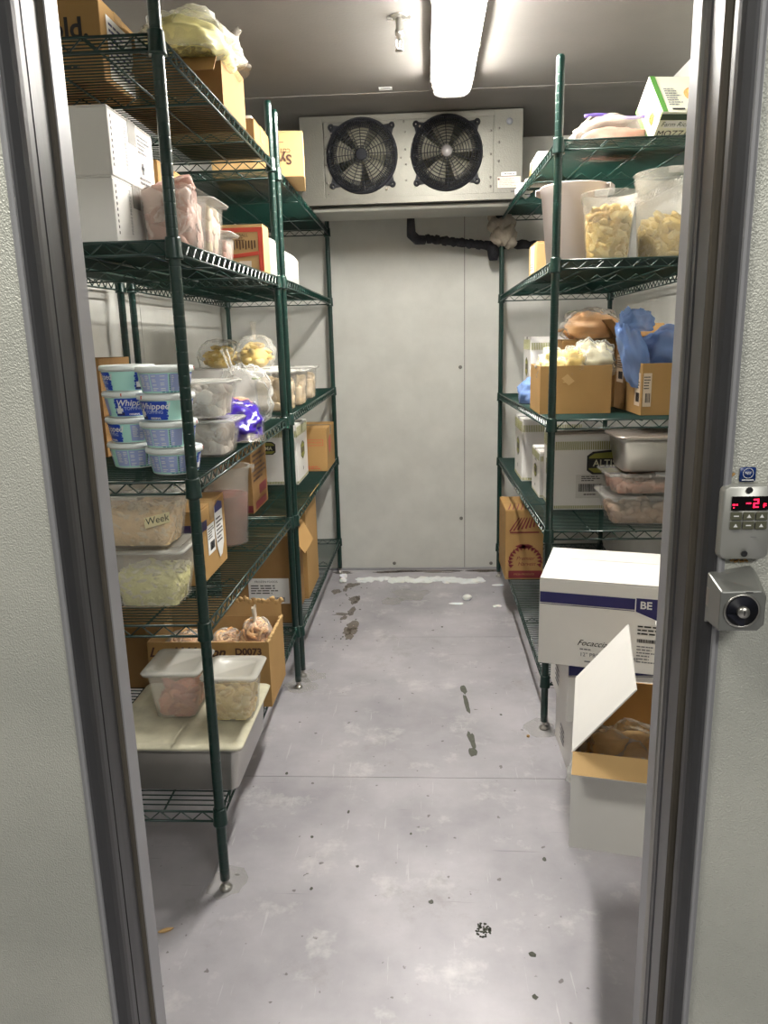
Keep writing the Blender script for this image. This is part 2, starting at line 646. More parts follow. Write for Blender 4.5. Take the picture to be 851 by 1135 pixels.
def pan(name, label, cat, cx, cy, z0, w_, d, h, m, lid=None, taper=.82, rad_=.018, rz=0, group=None, flange=.012,
        lidname='lid', knob=False, recess=True, rd=.004):
    """gastro pan: tapered rounded tub with a rolled rim, optional notched lid"""
    t = thing(name, label, cat, (cx, cy, z0), rz, group)
    hw, hd = w_ / 2 - flange, d / 2 - flange
    tw, td = hw * taper, hd * taper if taper > .9 else hd - (hw - hw * taper)
    b = MB()
    b.loops([(tw - .008, td - .008, rad_, 0), (tw, td, rad_, .008), (hw, hd, rad_, h - .02), (hw + .002, hd + .002, rad_, h - .006),
             (hw + flange, hd + flange, rad_ * .9, h - .004), (hw + flange, hd + flange, rad_ * .9, h),
             (hw - .001, hd - .001, rad_, h), (hw - .003, hd - .003, rad_, h - .02), (tw - .003, td - .003, rad_, .01),
             (tw - .01, td - .01, rad_, .003)], cap0=True, cap1=True)
    b.build('pan_body', m, t)
    FIT.update(h=h, b=(tw - .005, td - .005), t=(hw - .004, hd - .004))
    if lid:
        b = MB()
        e = flange + .002
        Lp = [(hw + e, hd + e, rad_, h + .0008), (hw + e + .001, hd + e + .001, rad_, h + .004),
              (hw + e - .002, hd + e - .002, rad_, h + .007)]
        if recess: Lp += [(hw - .008, hd - .008, rad_, h + .007), (hw - .012, hd - .012, rad_, h + .007 - rd)]
        else: Lp += [(hw - .006, hd - .006, rad_, h + .010)]
        b.loops(Lp)
        lo = b.build(lidname, lid, t)
        if knob:
            MB().lathe([(.001, 0), (.04, 0), (.042, .003), (.036, .0045), (.02, .0035), (.0, .0035)], 20,
                       (0, 0, h + .0035)).build('lid_boss', lid, lo)
            b = MB()
            b.loops([(.04, .009, .008, h + .0032), (.04, .009, .008, h + .0095), (.037, .006, .006, h + .0105)])
            b.build('lid_handle', lid, lo)
    return t


FIT = {}


def pile(name, label, cat, cx, cy, z0, hw, hd, h, mats, size=.014, n=60, seed=0, asp=(1, 1, .8), dome=.2, round_=False,
         parent=None, lev=1, amp=.35, fit=True, full=False):
    """loose food pressed against the walls of the last built container (or hw x hd), one object"""
    R = random.Random(seed)
    b = MB()
    s = size
    fit = fit and parent is None and FIT

    def lim(z):
        if not fit: return hw * (.9 + .1 * z / h), hd * (.9 + .1 * z / h)
        q = min(1, max(0, z / FIT['h']))
        return FIT['b'][0] + (FIT['t'][0] - FIT['b'][0]) * q, FIT['b'][1] + (FIT['t'][1] - FIT['b'][1]) * q

    if round_:
        b.lathe([(.001, .004), (lim(0)[0] * .92, .004), (lim(h)[0] * .93, h * .8), (hw * .5, h * .95), (.0, h)], 24)
    else:
        c = .985 if full else .93
        b.loops([(lim(0)[0] * c, lim(0)[1] * c, .018, .004), (lim(h * .8)[0] * c, lim(h * .8)[1] * c, .018, h * .86),
                 (lim(h)[0] * .7, lim(h)[1] * .7, .018, h * .97)])
    for k in range(n):
        side = R.random() < .6
        if side: z = h * R.uniform(.03, .92)
        else: z = h * (.9 + R.uniform(-.05, .05))
        lx, ly = lim(z)
        if round_:
            a = R.uniform(0, 2 * pi)
            q = lx - s * .35 if side else (lx - s * .6) * R.random() ** .5
            x, y = q * cos(a), q * sin(a)
            if not side: z += h * dome * (1 - (q / lx) ** 2)
        else:
            if side:
                if R.random() < lx / (lx + ly): x, y = R.uniform(-lx, lx) * .92, R.choice((-1, -1, 1)) * (ly - s * .35)
                else: x, y = R.choice((1, 1, -1)) * (lx - s * .35), R.uniform(-ly, ly) * .92
            else:
                x, y = R.uniform(-1, 1) * (lx - s * .6), R.uniform(-1, 1) * (ly - s * .6)
                z += h * dome * (1 - (x / lx) ** 2) * (1 - (y / ly) ** 2)
        rot = Matrix.Rotation(R.uniform(0, 6.28), 3, 'Z') @ Matrix.Rotation(R.uniform(-.9, .9), 3, 'X') @ Matrix.Rotation(
            R.uniform(-.9, .9), 3, 'Y')
        f = R.uniform(.75, 1.25)
        v0 = len(b.v)
        b.blob((x, y, z), (s * asp[0] * f, s * asp[1] * f, s * asp[2] * f), seed * 31 + k, amp, R.randrange(len(mats)), lev,
               rot)
        for i in range(v0, len(b.v)):
            X, Y, Z_ = b.v[i]
            Z_ = max(Z_, .0035)
            lx, ly = lim(Z_)
            if round_:
                q = math.hypot(X, Y)
                if q > lx: X, Y = X * lx / q, Y * lx / q
            else:
                q = ((abs(X) / lx) ** 9 + (abs(Y) / ly) ** 9) ** (1 / 9)
                if q > 1: X, Y = X / q, Y / q
            b.v[i] = (X, Y, Z_)
    o = b.build(name, mats, parent, (cx, cy, z0))
    if parent is None: tag(o, label, cat, kind='stuff')
    return o


def bag_mesh(rx, ry, rz, seed, amp=.22, p=2.6, flat=True, fr=2.2, nu=40, nv=28, m=0, b=None, c=(0, 0, 0)):
    b = b or MB()
    o = Vector((seed * 3.1, seed * 1.7, seed * .9))

    def sp(a, e): return math.copysign(abs(a) ** e, a)

    def fn(u, v):
        th, ph = 2 * pi * u, pi * (v - .5) * .998
        e = 2 / p
        x = sp(cos(ph), e) * sp(cos(th), e)
        y = sp(cos(ph), e) * sp(sin(th), e)
        z = sp(sin(ph), 1)
        q = Vector((x, y, z))
        nn = noise.noise(q * fr + o)
        rg = 1 - abs(noise.noise(q * fr * 2.3 + o * 1.3)) * 2
        k = 1 + amp * nn + amp * .28 * rg
        Z = z * k
        if flat and Z < -.62: Z = -.62
        return Vector((x * k * rx + c[0], y * k * ry + c[1], (Z + .62) * rz / 1.62 + c[2]))

    b.grid(fn, nu, nv, m, True, True)
    return b


def film_fan(b, base, tip, w0, w1, seed, n=18, k=10, m=0, neck=.15):
    """gathered open mouth of a plastic bag"""
    base, tip = Vector(base), Vector(tip)
    ax = (tip - base).normalized()
    s = ax.cross(Vector((0, 0, 1)) if abs(ax.z) < .9 else Vector((1, 0, 0))).normalized()
    q = ax.cross(s)
    L = (tip - base).length

    def fn(u, v):
        a = 2 * pi * u
        r = w0 * (1 - v) + w1 * v
        r *= 1 + .35 * noise.noise(Vector((cos(a) * 2 + seed, sin(a) * 2, v * 3)))
        fl = .35 + .3 * noise.noise(Vector((u * 5, seed, v)))
        j = .12 * L * noise.noise(Vector((cos(a) * 3, sin(a) * 3, seed + v)))
        return base + ax * (L * v + j * v) + s * r * cos(a) + q * r * sin(a) * fl

    b.grid(fn, n, k, m, True, True)
    return b


def bag(name, label, cat, loc, r, mat_, seed=0, rz=0, fan=None, fill=None, p=2.6, amp=.22, group=None, fr=2.2, tilt=0):
    t = thing(name, label, cat, loc, group=group, rot=(tilt, 0, rz))
    bag_mesh(*r, seed, amp=amp, p=p, fr=fr).build('plastic_bag', mat_, t)
    if fan:
        b = MB()
        film_fan(b, *fan, seed)
        b.build('gathered_mouth', mat_, t)
    if fill:
        mats, size, n = fill
        pile('bag_filling', None, None, 0, 0, r[2] * .03, r[0] * .86, r[1] * .86, r[2] * .72, mats, size, n, seed,
             parent=t)['kind'] = 'stuff'
    return t


def bucket(name, label, cat, cx, cy, z0, rt, rb, h, m, ears=True, a0=.4, rz=0, ribs=1):
    t = thing(name, label, cat, (cx, cy, z0), rz)
    pr = [(rb - .006, 0), (rb, .005), (rt - .002, h - .03), (rt + .001, h - .028), (rt + .003, h - .004), (rt + .005, h - .002),
          (rt + .003, h), (rt - .001, h - .002), (rt - .004, h - .03), (rb - .003, .008), (rb - .02, .004), (0, .004)]
    MB().lathe(pr, 40).build('bucket_wall', m, t)
    FIT.update(h=h, b=(rb - .005, rb - .005), t=(rt - .006, rt - .006))
    if ears:
        for k in (0, 1):
            a = a0 + pi * k
            M4 = Matrix.Rotation(a, 4, 'Z')
            b = MB(M4)
            b.box(rt - .002, rt + .016, -.03, .03, h - .006, h - .002)
            b.box(rt + .013, rt + .016, -.03, .03, h - .022, h - .004)
            b.build('handle_ear', m, t, bevel=.0015)
    return t


# ------------------------------------------------------------------ setting
XL, XR, YB, ZC = -1.165, 1.025, 4.415, 2.39
YW0, YW1 = 1.0, 1.15          # outer and inner face of the door wall
JL, JR = -.499, .369          # clear opening

b = MB()
ys = [-1.6, 2.183, 3.349, YB + .1]
for i in range(3):
    b.box(-2.2, 2.2, ys[i] + .0012, ys[i + 1] - .0012, -.05, 0, 0)
b.box(-2.2, 2.2, -1.6, YB + .1, -.06, -.004, 1)
fl = struct('floor', b, [M_floor, M_gap])
b = MB()
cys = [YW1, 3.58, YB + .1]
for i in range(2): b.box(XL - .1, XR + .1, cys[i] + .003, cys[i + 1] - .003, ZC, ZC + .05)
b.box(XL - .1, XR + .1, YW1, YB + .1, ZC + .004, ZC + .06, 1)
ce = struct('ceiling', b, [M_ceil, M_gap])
MB().box(XL, XR, 3.55, 3.61, ZC - .003, ZC - .0002).build('seam_strip', M_ceil, ce, bevel=.001)
b = MB()
b.box(XL - .1, .2125, YB, YB + .08, 0, ZC)
b.box(.2155, XR + .1, YB, YB + .08, 0, ZC)
b.box(XL - .1, XR + .1, YB + .004, YB + .09, 0, ZC, 1)
wb = struct('wall_back', b, [M_wall, M_gap])
for x, z in ((.190, 1.197), (.194, .314), (-.209, .038), (.372, .034)):
    MB().lathe([(.0, -.0045), (.006, -.0045), (.0095, -.003), (.0105, 0), (.0105, .001)], 16, (x, YB - .0005, z),
               M4=Matrix.Rotation(-pi / 2, 4, 'X')).build('lock_plug', mat('grey_plastic_plug', (112, 110, 104), .5), wb)
for nm, xa, xb in (('wall_left', XL - .08, XL), ('wall_right', XR, XR + .08)):
    b = MB()
    for ya, yb in ((YW1, 1.98), (1.983, 3.15), (3.153, YB + .08)): b.box(xa, xb, ya, yb, 0, ZC)
    b.box(*((xa - .01, xb - .004) if nm == 'wall_left' else (xa + .004, xb + .01)), YW1, YB + .08, 0, ZC, 1)
    struct(nm, b, [M_wall, M_gap])
b = MB()
for xa, xb in ((-2.2, JL - .02), (JR + .02, 2.2)):
    b.box(xa, xb, YW0, YW0 + .03, 0, 2.75)
    b.box(xa, xb, YW0 + .03, YW1, 0, 2.75, 1)
b.box(JL - .02, JR + .02, YW0, YW0 + .03, 1.97, 2.75)
b.box(JL - .02, JR + .02, YW0 + .03, YW1, 1.97, 2.75, 1)
struct('wall_front', b, [M_emb, M_wall])
# strips at floor level
b = MB()
b.box(XL, XR, YB - .012, YB - .0005, 0, .012)
struct('baseboard_back', b, M_light, bevel=.003)


def jamb(side, name):
    s = -1 if side == 'left' else 1
    x = JL if side == 'left' else JR
    e = bpy.data.objects.new(name, None)
    COL.objects.link(e)
    e['kind'] = 'structure'
    e.location = (x, YW0, 0)

    # polyline (d, y): d = distance into the wall side (positive = away from the opening)
    def strip(nm, pts, m, bev=0):
        mb = MB()
        k = len(pts)
        pts = pts + [(.024, pts[-1][1]), (.024, pts[0][1])]
        n = len(pts)
        v = [(s * d, y, z) for z in (0, 1.97) for d, y in pts]
        f = [tuple(range(n)), tuple(range(n, 2 * n))[::-1]] + [(i, n + i, n + (i + 1) % n, (i + 1) % n) for i in range(n)]
        if s < 0: f = [q[::-1] for q in f]
        mb.add(v, f)
        return mb.build(nm, m, e)

    strip('edge_bead', [(.0235, -.006), (.019, -.0085), (.0155, -.0075), (.0145, -.004), (.0145, .0005)], M_light)
    strip('outer_casing', [(.0144, -.004), (.011, -.003), (.004, .006), (.001, .014), (.0, .022), (.0, .034)], M_frame)
    if s < 0:
        strip('reveal_plate', [(.006, .034), (.006, .037), (.0, .038), (.0, .082)], M_frame)
        strip('gasket_bead', [(.003, .082), (-.003, .084), (-.006, .088), (-.003, .093), (.003, .095)], M_gasket)
        strip('dark_groove', [(.008, .095), (.008, .101)], M_black)
        strip('inner_liner', [(.002, .101), (-.001, .104), (-.001, .142), (.004, .15), (.024, .153)], M_light)
    else:
        strip('dark_groove', [(.010, .034), (.012, .038), (.012, .050), (.010, .052)], M_black)
        strip('gasket_bead', [(.004, .052), (-.001, .054), (-.003, .058), (-.001, .064), (.004, .066)], M_gasket)
        strip('reveal_plate', [(.004, .066), (.0, .068), (.0, .108), (.003, .110), (.003, .113), (-.001, .114), (-.001, .130)],
              M_frame2)
        strip('bright_bead', [(.002, .130), (-.004, .132), (-.006, .135), (-.002, .138)], M_steel)
        strip('inner_liner', [(.002, .138), (.000, .140), (-.003, .143), (-.003, .180), (.004, .188), (.024, .19)], M_light)
    return e


jamb('left', 'trim_1')
jamb('right', 'trim_2')
b = MB()
b.box(JL, JR, YW0 - .006, YW1 + .01, 1.94, 1.969)
struct('trim_3', b, M_frame, bevel=.002)

# floor marks
R = random.Random(5)


def splat(c, rx, ry, seed, n=16, amp=.5, th=.0006, b=None, rot=0):
    b = b or MB()
    p = []
    for k in range(n):
        a = 2 * pi * k / n
        q = 1 + amp * noise.noise(Vector((cos(a) * 1.5 + seed, sin(a) * 1.5, seed * .7)))
        x, y = rx * q * cos(a), ry * q * sin(a)
        p.append((c[0] + x * cos(rot) - y * sin(rot), c[1] + x * sin(rot) + y * cos(rot), .0004))
    return b.slab(p, (0, 0, th))


M_stain = mat('dried_spill', (74, 76, 66), .7, var=.3, vs=60)
M_rust = mat('brown_grime', (124, 112, 92), .8, var=.3, vs=40, alpha=.32)
M_pale = mat('pale_mineral_ring', (190, 188, 182), .8, alpha=.16, var=.2, vs=40)
b = MB()
splat((.132, 2.80), .012, .035, 1, b=b, rot=.1)
splat((.137, 2.69), .008, .07, 2, b=b, rot=.08)
splat((.142, 2.42), .011, .06, 3, b=b, rot=.1)
splat((.141, 2.34), .013, .028, 4, b=b)
b.build('spill_mark', M_stain, fl)
b = MB()
for k in range(60):
    a, q = R.uniform(0, 6.28), R.random() ** .5
    splat((.118 + .019 * q * cos(a), 1.545 + .022 * q * sin(a)), .0026, .0026, k, 7, b=b)
b.build('spill_mark', M_stain, fl)
b = MB()
for px in ((-.248, 1.998), (-.311, 1.674), (.225, 1.475), (-.004, 1.634), (.06, 3.474), (-.34, 1.88), (-.2, 1.76), (-.41, 3.35),
           (-.36, 3.72), (.26, 2.6), (-.06, 1.9), (.3, 1.8), (-.47, 2.2), (.215, 1.36)):
    splat(px, R.uniform(.003, .007), R.uniform(.004, .009), px[0] * 50, 9, b=b)
for k in range(26):
    splat((R.uniform(-.5, -.36) + .02 * sin(k), R.uniform(3.2, 4.1)), R.uniform(.002, .005), R.uniform(.003, .008), k, 9, b=b)
b.build('grime_speck', M_stain, fl)
b = MB()
for k in range(12):
    splat((R.uniform(-.52, .34), YB - R.uniform(.02, .1)), R.uniform(.03, .1), R.uniform(.008, .025), k, 14, .8, b=b, th=.0003)
for k in range(14):
    splat((-.45 + R.uniform(-.07, .1), R.uniform(3.3, 4.2)), R.uniform(.01, .04), R.uniform(.01, .06), k + 30, 14, .9, b=b,
          th=.0003)
b.build('grime_patch', M_rust, fl)
b = MB()
for c, r in (((-.535, 1.69), .055), ((-.53, 2.84), .07), ((-.50, 2.93), .06), ((.40, 2.50), .05), ((-.1, 3.95), .09), ((-.2, 3.85), .05)):
    splat(c, r, r * 1.1, c[0] * 9 + c[1], 18, .7, b=b, th=.0002)
b.build('pale_ring', M_pale, fl)

# frost on the floor below the cooling unit
t = thing('frost_patch', 'long low streak of white frost on the floor along the back wall', 'frost', (-.05, 4.21, 0))
b = MB()
for k in range(46):
    x = -.33 + .66 * k / 45
    if -.02 < x < .0: continue
    b.blob((x + R.uniform(-.02, .02), R.uniform(-.035, .035) - .03 * (x > .2), .0005),
           (R.uniform(.02, .05), R.uniform(.02, .045), R.uniform(.004, .010)), k, .5, 0, 2)
b.build('frost_crust', M_ice, t)
for k, (x, y, r, lb) in enumerate(((-.500, 4.235, .021, 'upper of the two ice lumps at the left end of the floor frost'),
                                   (-.495, 4.165, .019, 'lower of the two ice lumps at the left end of the floor frost'),
                                   (.200, 3.86, .020, 'single round ice ball alone on the floor before the frost streak'))):
    o = MB().blob((0, 0, r * .72), (r * 1.15, r, r * .8), k, .25, 0, 3).build('ice_lump', M_ice, None, (x, y, 0))
    tag(o, lb, 'ice', 'ice lumps on the floor')
for k, (x, y, rx, ry, lb) in enumerate(((.145, 3.80, .04, .014, 'thin flat frost smear left of the single ice ball'),
                                        (.352, 3.76, .022, .016, 'small flat frost spot near the right shelving'),
                                        (.385, 4.10, .03, .012, 'small frost smear at the right end of the frost streak'))):
    o = MB().blob((0, 0, 0.0015), (rx, ry, .004), k, .4, 0, 2).build('frost_smear', M_ice, None, (x, y, 0))
    tag(o, lb, 'frost', 'frost smears on the floor')


# ------------------------------------------------------------------ wire shelving
def wire_shelf(x0, x1, y0, y1, za, zb, parent):
    """y0/za is the near end. x0..x1 post centre lines"""

    def z(y): return za + (zb - za) * (y - y0) / (y1 - y0)

    b = MB()
    i = .004
    X0, X1, Y0, Y1 = x0 - .004, x1 + .004, y0 - .004, y1 + .004
    rr, dp = .0031, .027
    for dz in (-.003, -.003 - dp):
        for x in (X0, X1): b.tube([(x, Y0, z(Y0) + dz), (x, Y1, z(Y1) + dz)], rr, 6)
        for y in (Y0, Y1): b.tube([(X0, y, z(y) + dz), (X1, y, z(y) + dz)], rr, 6)

    def zig(p, q, pitch=.052):
        p, q = Vector(p), Vector(q)
        n = max(2, round((q - p).length / pitch)) * 2
        pts = []
        for k in range(n + 1):
            c = p.lerp(q, k / n)
            pts.append((c.x, c.y, c.z + (-.004 if k % 2 else -dp - .001)))
        b.tube(pts, .0022, 5, smooth=False)

    for x in (X0, X1): zig((x, Y0 + .02, z(Y0)), (x, Y1 - .02, z(Y1)))
    for y in (Y0, Y1): zig((X0 + .02, y, z(y)), (X1 - .02, y, z(y)))
    n = round((y1 - y0) / .0195)
    for k in range(1, n):
        y = y0 + (y1 - y0) * k / n
        b.tube([(X0, y, z(y) - .001), (X1, y, z(y) - .001)], .0019, 5, caps=False)
    for f in (.25, .5, .75):
        x = x0 + (x1 - x0) * f
        b.tube([(x, Y0, z(Y0) - .0065), (x, Y1, z(Y1) - .0065)], .0028, 6)
    xm = (x0 + x1) / 2
    for f in (.33, .67):
        y = y0 + (y1 - y0) * f
        b.tube([(X0, y, z(y) - .028), (X1, y, z(y) - .028)], .0026, 6)
        zig((X0, y, z(y)), (X1, y, z(y)), .07)
    s = b.build('wire_shelf', M_wire, parent)
    for x in (x0, x1):
        for y in (y0, y1):
            MB().lathe([(.0131, .005), (.0158, .005), (.0165, .002), (.0180, -.034), (.0188, -.036), (.0188, -.040), (.0131, -.041)],
                       18, (x, y, z(y))).build('corner_sleeve', M_green, s)
    return s


POSTPROF = [(.0127, .030)]
zz = .06
while zz < 2.14:
    POSTPROF += [(.0127, zz - .0009), (.0127, zz), (.0121, zz + .0010), (.0121, zz + .0020), (.0127, zz + .0030), (.0127, zz + .0040)]
    zz += .0254
POSTPROF += [(.0127, 2.158), (.0122, 2.166), (.009, 2.171), (0, 2.173)]
POST = MB().lathe(POSTPROF, 16).build('post', M_green)
FOOT = MB().lathe([(.016, 0), (.017, .004), (.013, .011), (.006, .013), (.006, .024), (.011, .025), (.011, .031), (0, .031)],
                  16).build('levelling_foot', M_steel)
FOOT.parent = POST


def shelving(label, x0, x1, y0, y1, levels, group=None):
    t = thing('wire_shelving_unit', label, 'shelving', ((x0 + x1) / 2, (y0 + y1) / 2, 0), group=group)
    ox, oy = (x0 + x1) / 2, (y0 + y1) / 2
    for x in (x0, x1):
        for y in (y0, y1):
            p = POST.copy()
            COL.objects.link(p)
            p.parent = t
            p.location = (x - ox, y - oy, 0)
            f = FOOT.copy()
            COL.objects.link(f)
            f.parent = p
    for za, zb in levels:
        wire_shelf(x0 - ox, x1 - ox, y0 - oy, y1 - oy, za, zb, t)
    return t


UA = (-1.108, -.5325, 1.669, 2.818)
UB = (-1.108, -.5325, 2.927, 4.348)
UR = (.4026, .9786, 2.501, 4.263)
LA = [(.2295, .2602), (.7264, .7076), (1.0713, 1.0904), (1.5895, 1.5953), (1.9798, 1.9844)]
LB = [(.2229, .2108), (.6903, .6995), (1.0922, 1.0993), (1.5993, 1.588), (1.9751, 1.9527)]
LR = [(.2012, .1943), (.7299, .6962), (1.1019, 1.0558), (1.5982, 1.5774), (1.9409, 1.985)]
shelving('nearer left green wire shelving unit, closest to the door, holding dessert topping tubs', *UA, LA)
shelving('farther left green wire shelving unit, ending under the left side of the cooling unit', *UB, LB)
shelving('green wire shelving unit along the right wall with buckets near its top', *UR, LR)
bpy.data.objects.remove(FOOT)
bpy.data.objects.remove(POST)


def zs(u, lv, y):
    U, L = {'A': (UA, LA), 'B': (UB, LB), 'R': (UR, LR)}[u]
    a, c = L[lv - 1]
    return a + (c - a) * (y - U[2]) / (U[3] - U[2]) + .0010


# ------------------------------------------------------------------ ceiling lamp
t = thing('fluorescent_lamp', 'long two-tube fluorescent lamp with a clear wraparound cover on the ceiling', 'lamp', (.112, 2.78, ZC))
x0, x1, y0, y1 = -.078, .078, -.60, .60
b = MB()
b.box(-.068, .068, y0 + .02, y1 - .02, -.028, -.0005)
b.build('housing', mat('white_enamel', (225, 225, 222), .4), t, bevel=.004)
MB().box(-.06, .06, y0 + .03, y1 - .03, -.032, -.0285).build('reflector', mat('white_reflector', (240, 240, 238), .35), t)
TUBE = mat('fluorescent_tube_glow', (255, 252, 249), .5, emit=TUBE_STRENGTH)
for x in (-.028, .028):
    tb = MB().tube([(x, y0 + .05, -.050), (x, y1 - .05, -.050)], .0127, 16).build('fluorescent_tube', TUBE, t)
    for y in (y0 + .045, y1 - .045):
        MB().box(x - .014, x + .014, y - .008, y + .008, -.066, -.030).build('lamp_holder', mat('white_enamel', (225, 225, 222)),
                                                                            tb, bevel=.002)
# wraparound cover: rounded trough
mc = bpy.data.materials.new('prismatic_acrylic_cover')
mc.use_nodes = True
nt = mc.node_tree
nt.nodes.clear()
out = nt.nodes.new('ShaderNodeOutputMaterial')
tr = nt.nodes.new('ShaderNodeBsdfTransparent')
tr.inputs[0].default_value = (1, .985, .94, 1)
tl = nt.nodes.new('ShaderNodeBsdfTranslucent')
tl.inputs[0].default_value = (1, .97, .88, 1)
df = nt.nodes.new('ShaderNodeBsdfDiffuse')
df.inputs[0].default_value = (.9, .88, .8, 1)
m1, m2 = nt.nodes.new('ShaderNodeMixShader'), nt.nodes.new('ShaderNodeMixShader')
m1.inputs[0].default_value = .35
m2.inputs[0].default_value = .20
nt.links.new(tl.outputs[0], m1.inputs[1])
nt.links.new(df.outputs[0], m1.inputs[2])
nt.links.new(tr.outputs[0], m2.inputs[1])
nt.links.new(m1.outputs[0], m2.inputs[2])
nt.links.new(m2.outputs[0], out.inputs[0])
b = MB()
prof = [(-.078, -.012), (-.079, -.045), (-.070, -.070), (-.045, -.082), (0, -.084), (.045, -.082), (.070, -.070), (.079, -.045),
        (.078, -.012)]
k = len(prof)
vs = []
for yy, s in ((y0, .93), (y0 + .012, 1), (y1 - .012, 1), (y1, .93)): vs += [(x * s, yy, z * (s if z < -.02 else 1)) for x, z in prof]
fs = [(r * k + i, r * k + i + 1, (r + 1) * k + i + 1, (r + 1) * k + i) for r in range(3) for i in range(k - 1)]
fs += [tuple(range(k)), tuple(range(3 * k, 4 * k))[::-1]]
b.add(vs, fs, 0, False)
b.build('diffuser', mc, t)
b = MB()
for x in (-.081, .081): b.box(x - .003, x + .003, y0, y1, -.022, -.008)
for y in (y0, y1): b.box(-.08, .08, y - .003, y + .003, -.022, -.008)
fr = b.build('cover_frame', mat('white_enamel', (225, 225, 222)), t)
for x in (-.086, .086):
    for y in (-.56, -.18, .2, .57):
        MB().box(x - .003, x + .003, y - .012, y + .012, -.028, -.006).build('latch', M_steel, fr, bevel=.001)

# ------------------------------------------------------------------ sprinkler, ceiling tag
t = thing('fire_sprinkler', 'metal pendent fire sprinkler head hanging from the ceiling left of the lamp', 'sprinkler', (-.078, 2.77, ZC))
MB().lathe([(.030, 0), (.030, -.003), (.022, -.006), (.022, -.003), (.018, -.003), (.018, -.006)][:3] + [(.012, -.007)],
           24).build('ceiling_flange', M_steel, t)
MB().lathe([(.011, -.004), (.011, -.040), (.014, -.041), (.014, -.056), (.010, -.058), (.008, -.066)], 20).build('barrel', M_steel, t)
b = MB()
for s in (-1, 1):
    b.tube([(s * .007, 0, -.060), (s * .012, 0, -.075), (s * .010, 0, -.088), (0, 0, -.098)], .0018, 6)
b.tube([(0, 0, -.064), (0, 0, -.098)], .0022, 8)
b.build('frame_arms', M_steel, t)
b = MB()
b.lathe([(.003, -.098), (.014, -.099), (.014, -.101), (.003, -.101)], 16)
b.build('deflector', M_steel, t)
b = MB()
for s in (-1, 1):
    b.box(s * .03 - .008, s * .03 + .008, -.006, .006, -.010, -.0005)
b.build('clip', M_steel, t, bevel=.001)
t = thing('ceiling_tag', 'small pale paper tag on the ceiling just before the seam', 'tag', (-.16, 3.50, ZC - .001))
MB().box(-.028, .028, -.02, .02, -.0012, 0).build('paper', M_label, t)
MB().box(-.02, .02, -.012, -.008, -.0016, -.0013).build('fine_print', M_grey, t)

# ------------------------------------------------------------------ evaporator
EY = 3.85
t = thing('evaporator_unit', 'wide aluminium evaporator cooler with two black fan guards high on the back wall', 'evaporator',
          (-.075, EY, 1.992))
H_ = ZC - 1.992 - .004
b = MB()
b.box(-.505, .527, .004, .34, .012, H_)
b.build('housing', M_alum, t, bevel=.003)
b = MB()  # front sheet with side panels
b.box(-.395, .395, -.004, .003, .028, H_ - .03)
b.build('fan_panel', M_alum, t, bevel=.001)
MB().box(-.508, -.40, -.002, .003, .028, H_ - .004).build('side_panel', M_alum, t, bevel=.001)
MB().box(.40, .53, -.002, .003, .028, H_ - .004).build('side_panel', M_alum, t, bevel=.001)
MB().box(-.398, .398, -.008, .003, H_ - .032, H_ - .010).build('top_flange', M_alum, t, bevel=.001)
b = MB()
b.box(-.51, .532, -.010, .345, 0, .012)
b.box(-.51, .532, -.012, -.008, 0, .030)
b.box(-.51, .532, .335, .345, .0, .05)
b.box(-.51, -.506, -.010, .345, 0, .035)
b.box(.528, .532, -.010, .345, 0, .035)
b.build('drain_pan', M_alum, t, bevel=.001)
MB().box(-.47, .49, .03, .32, -.026, -.0005).build('pan_bottom', mat('galvanised_pan', (170, 170, 163), .45, .4, var=.1), t,
                                                   bevel=.012)
M_fan = mat('black_fan_plastic', (26, 27, 31), .75, spec=.2)
M_core = mat('grey_fan_shroud', (118, 116, 98), .6, .1)


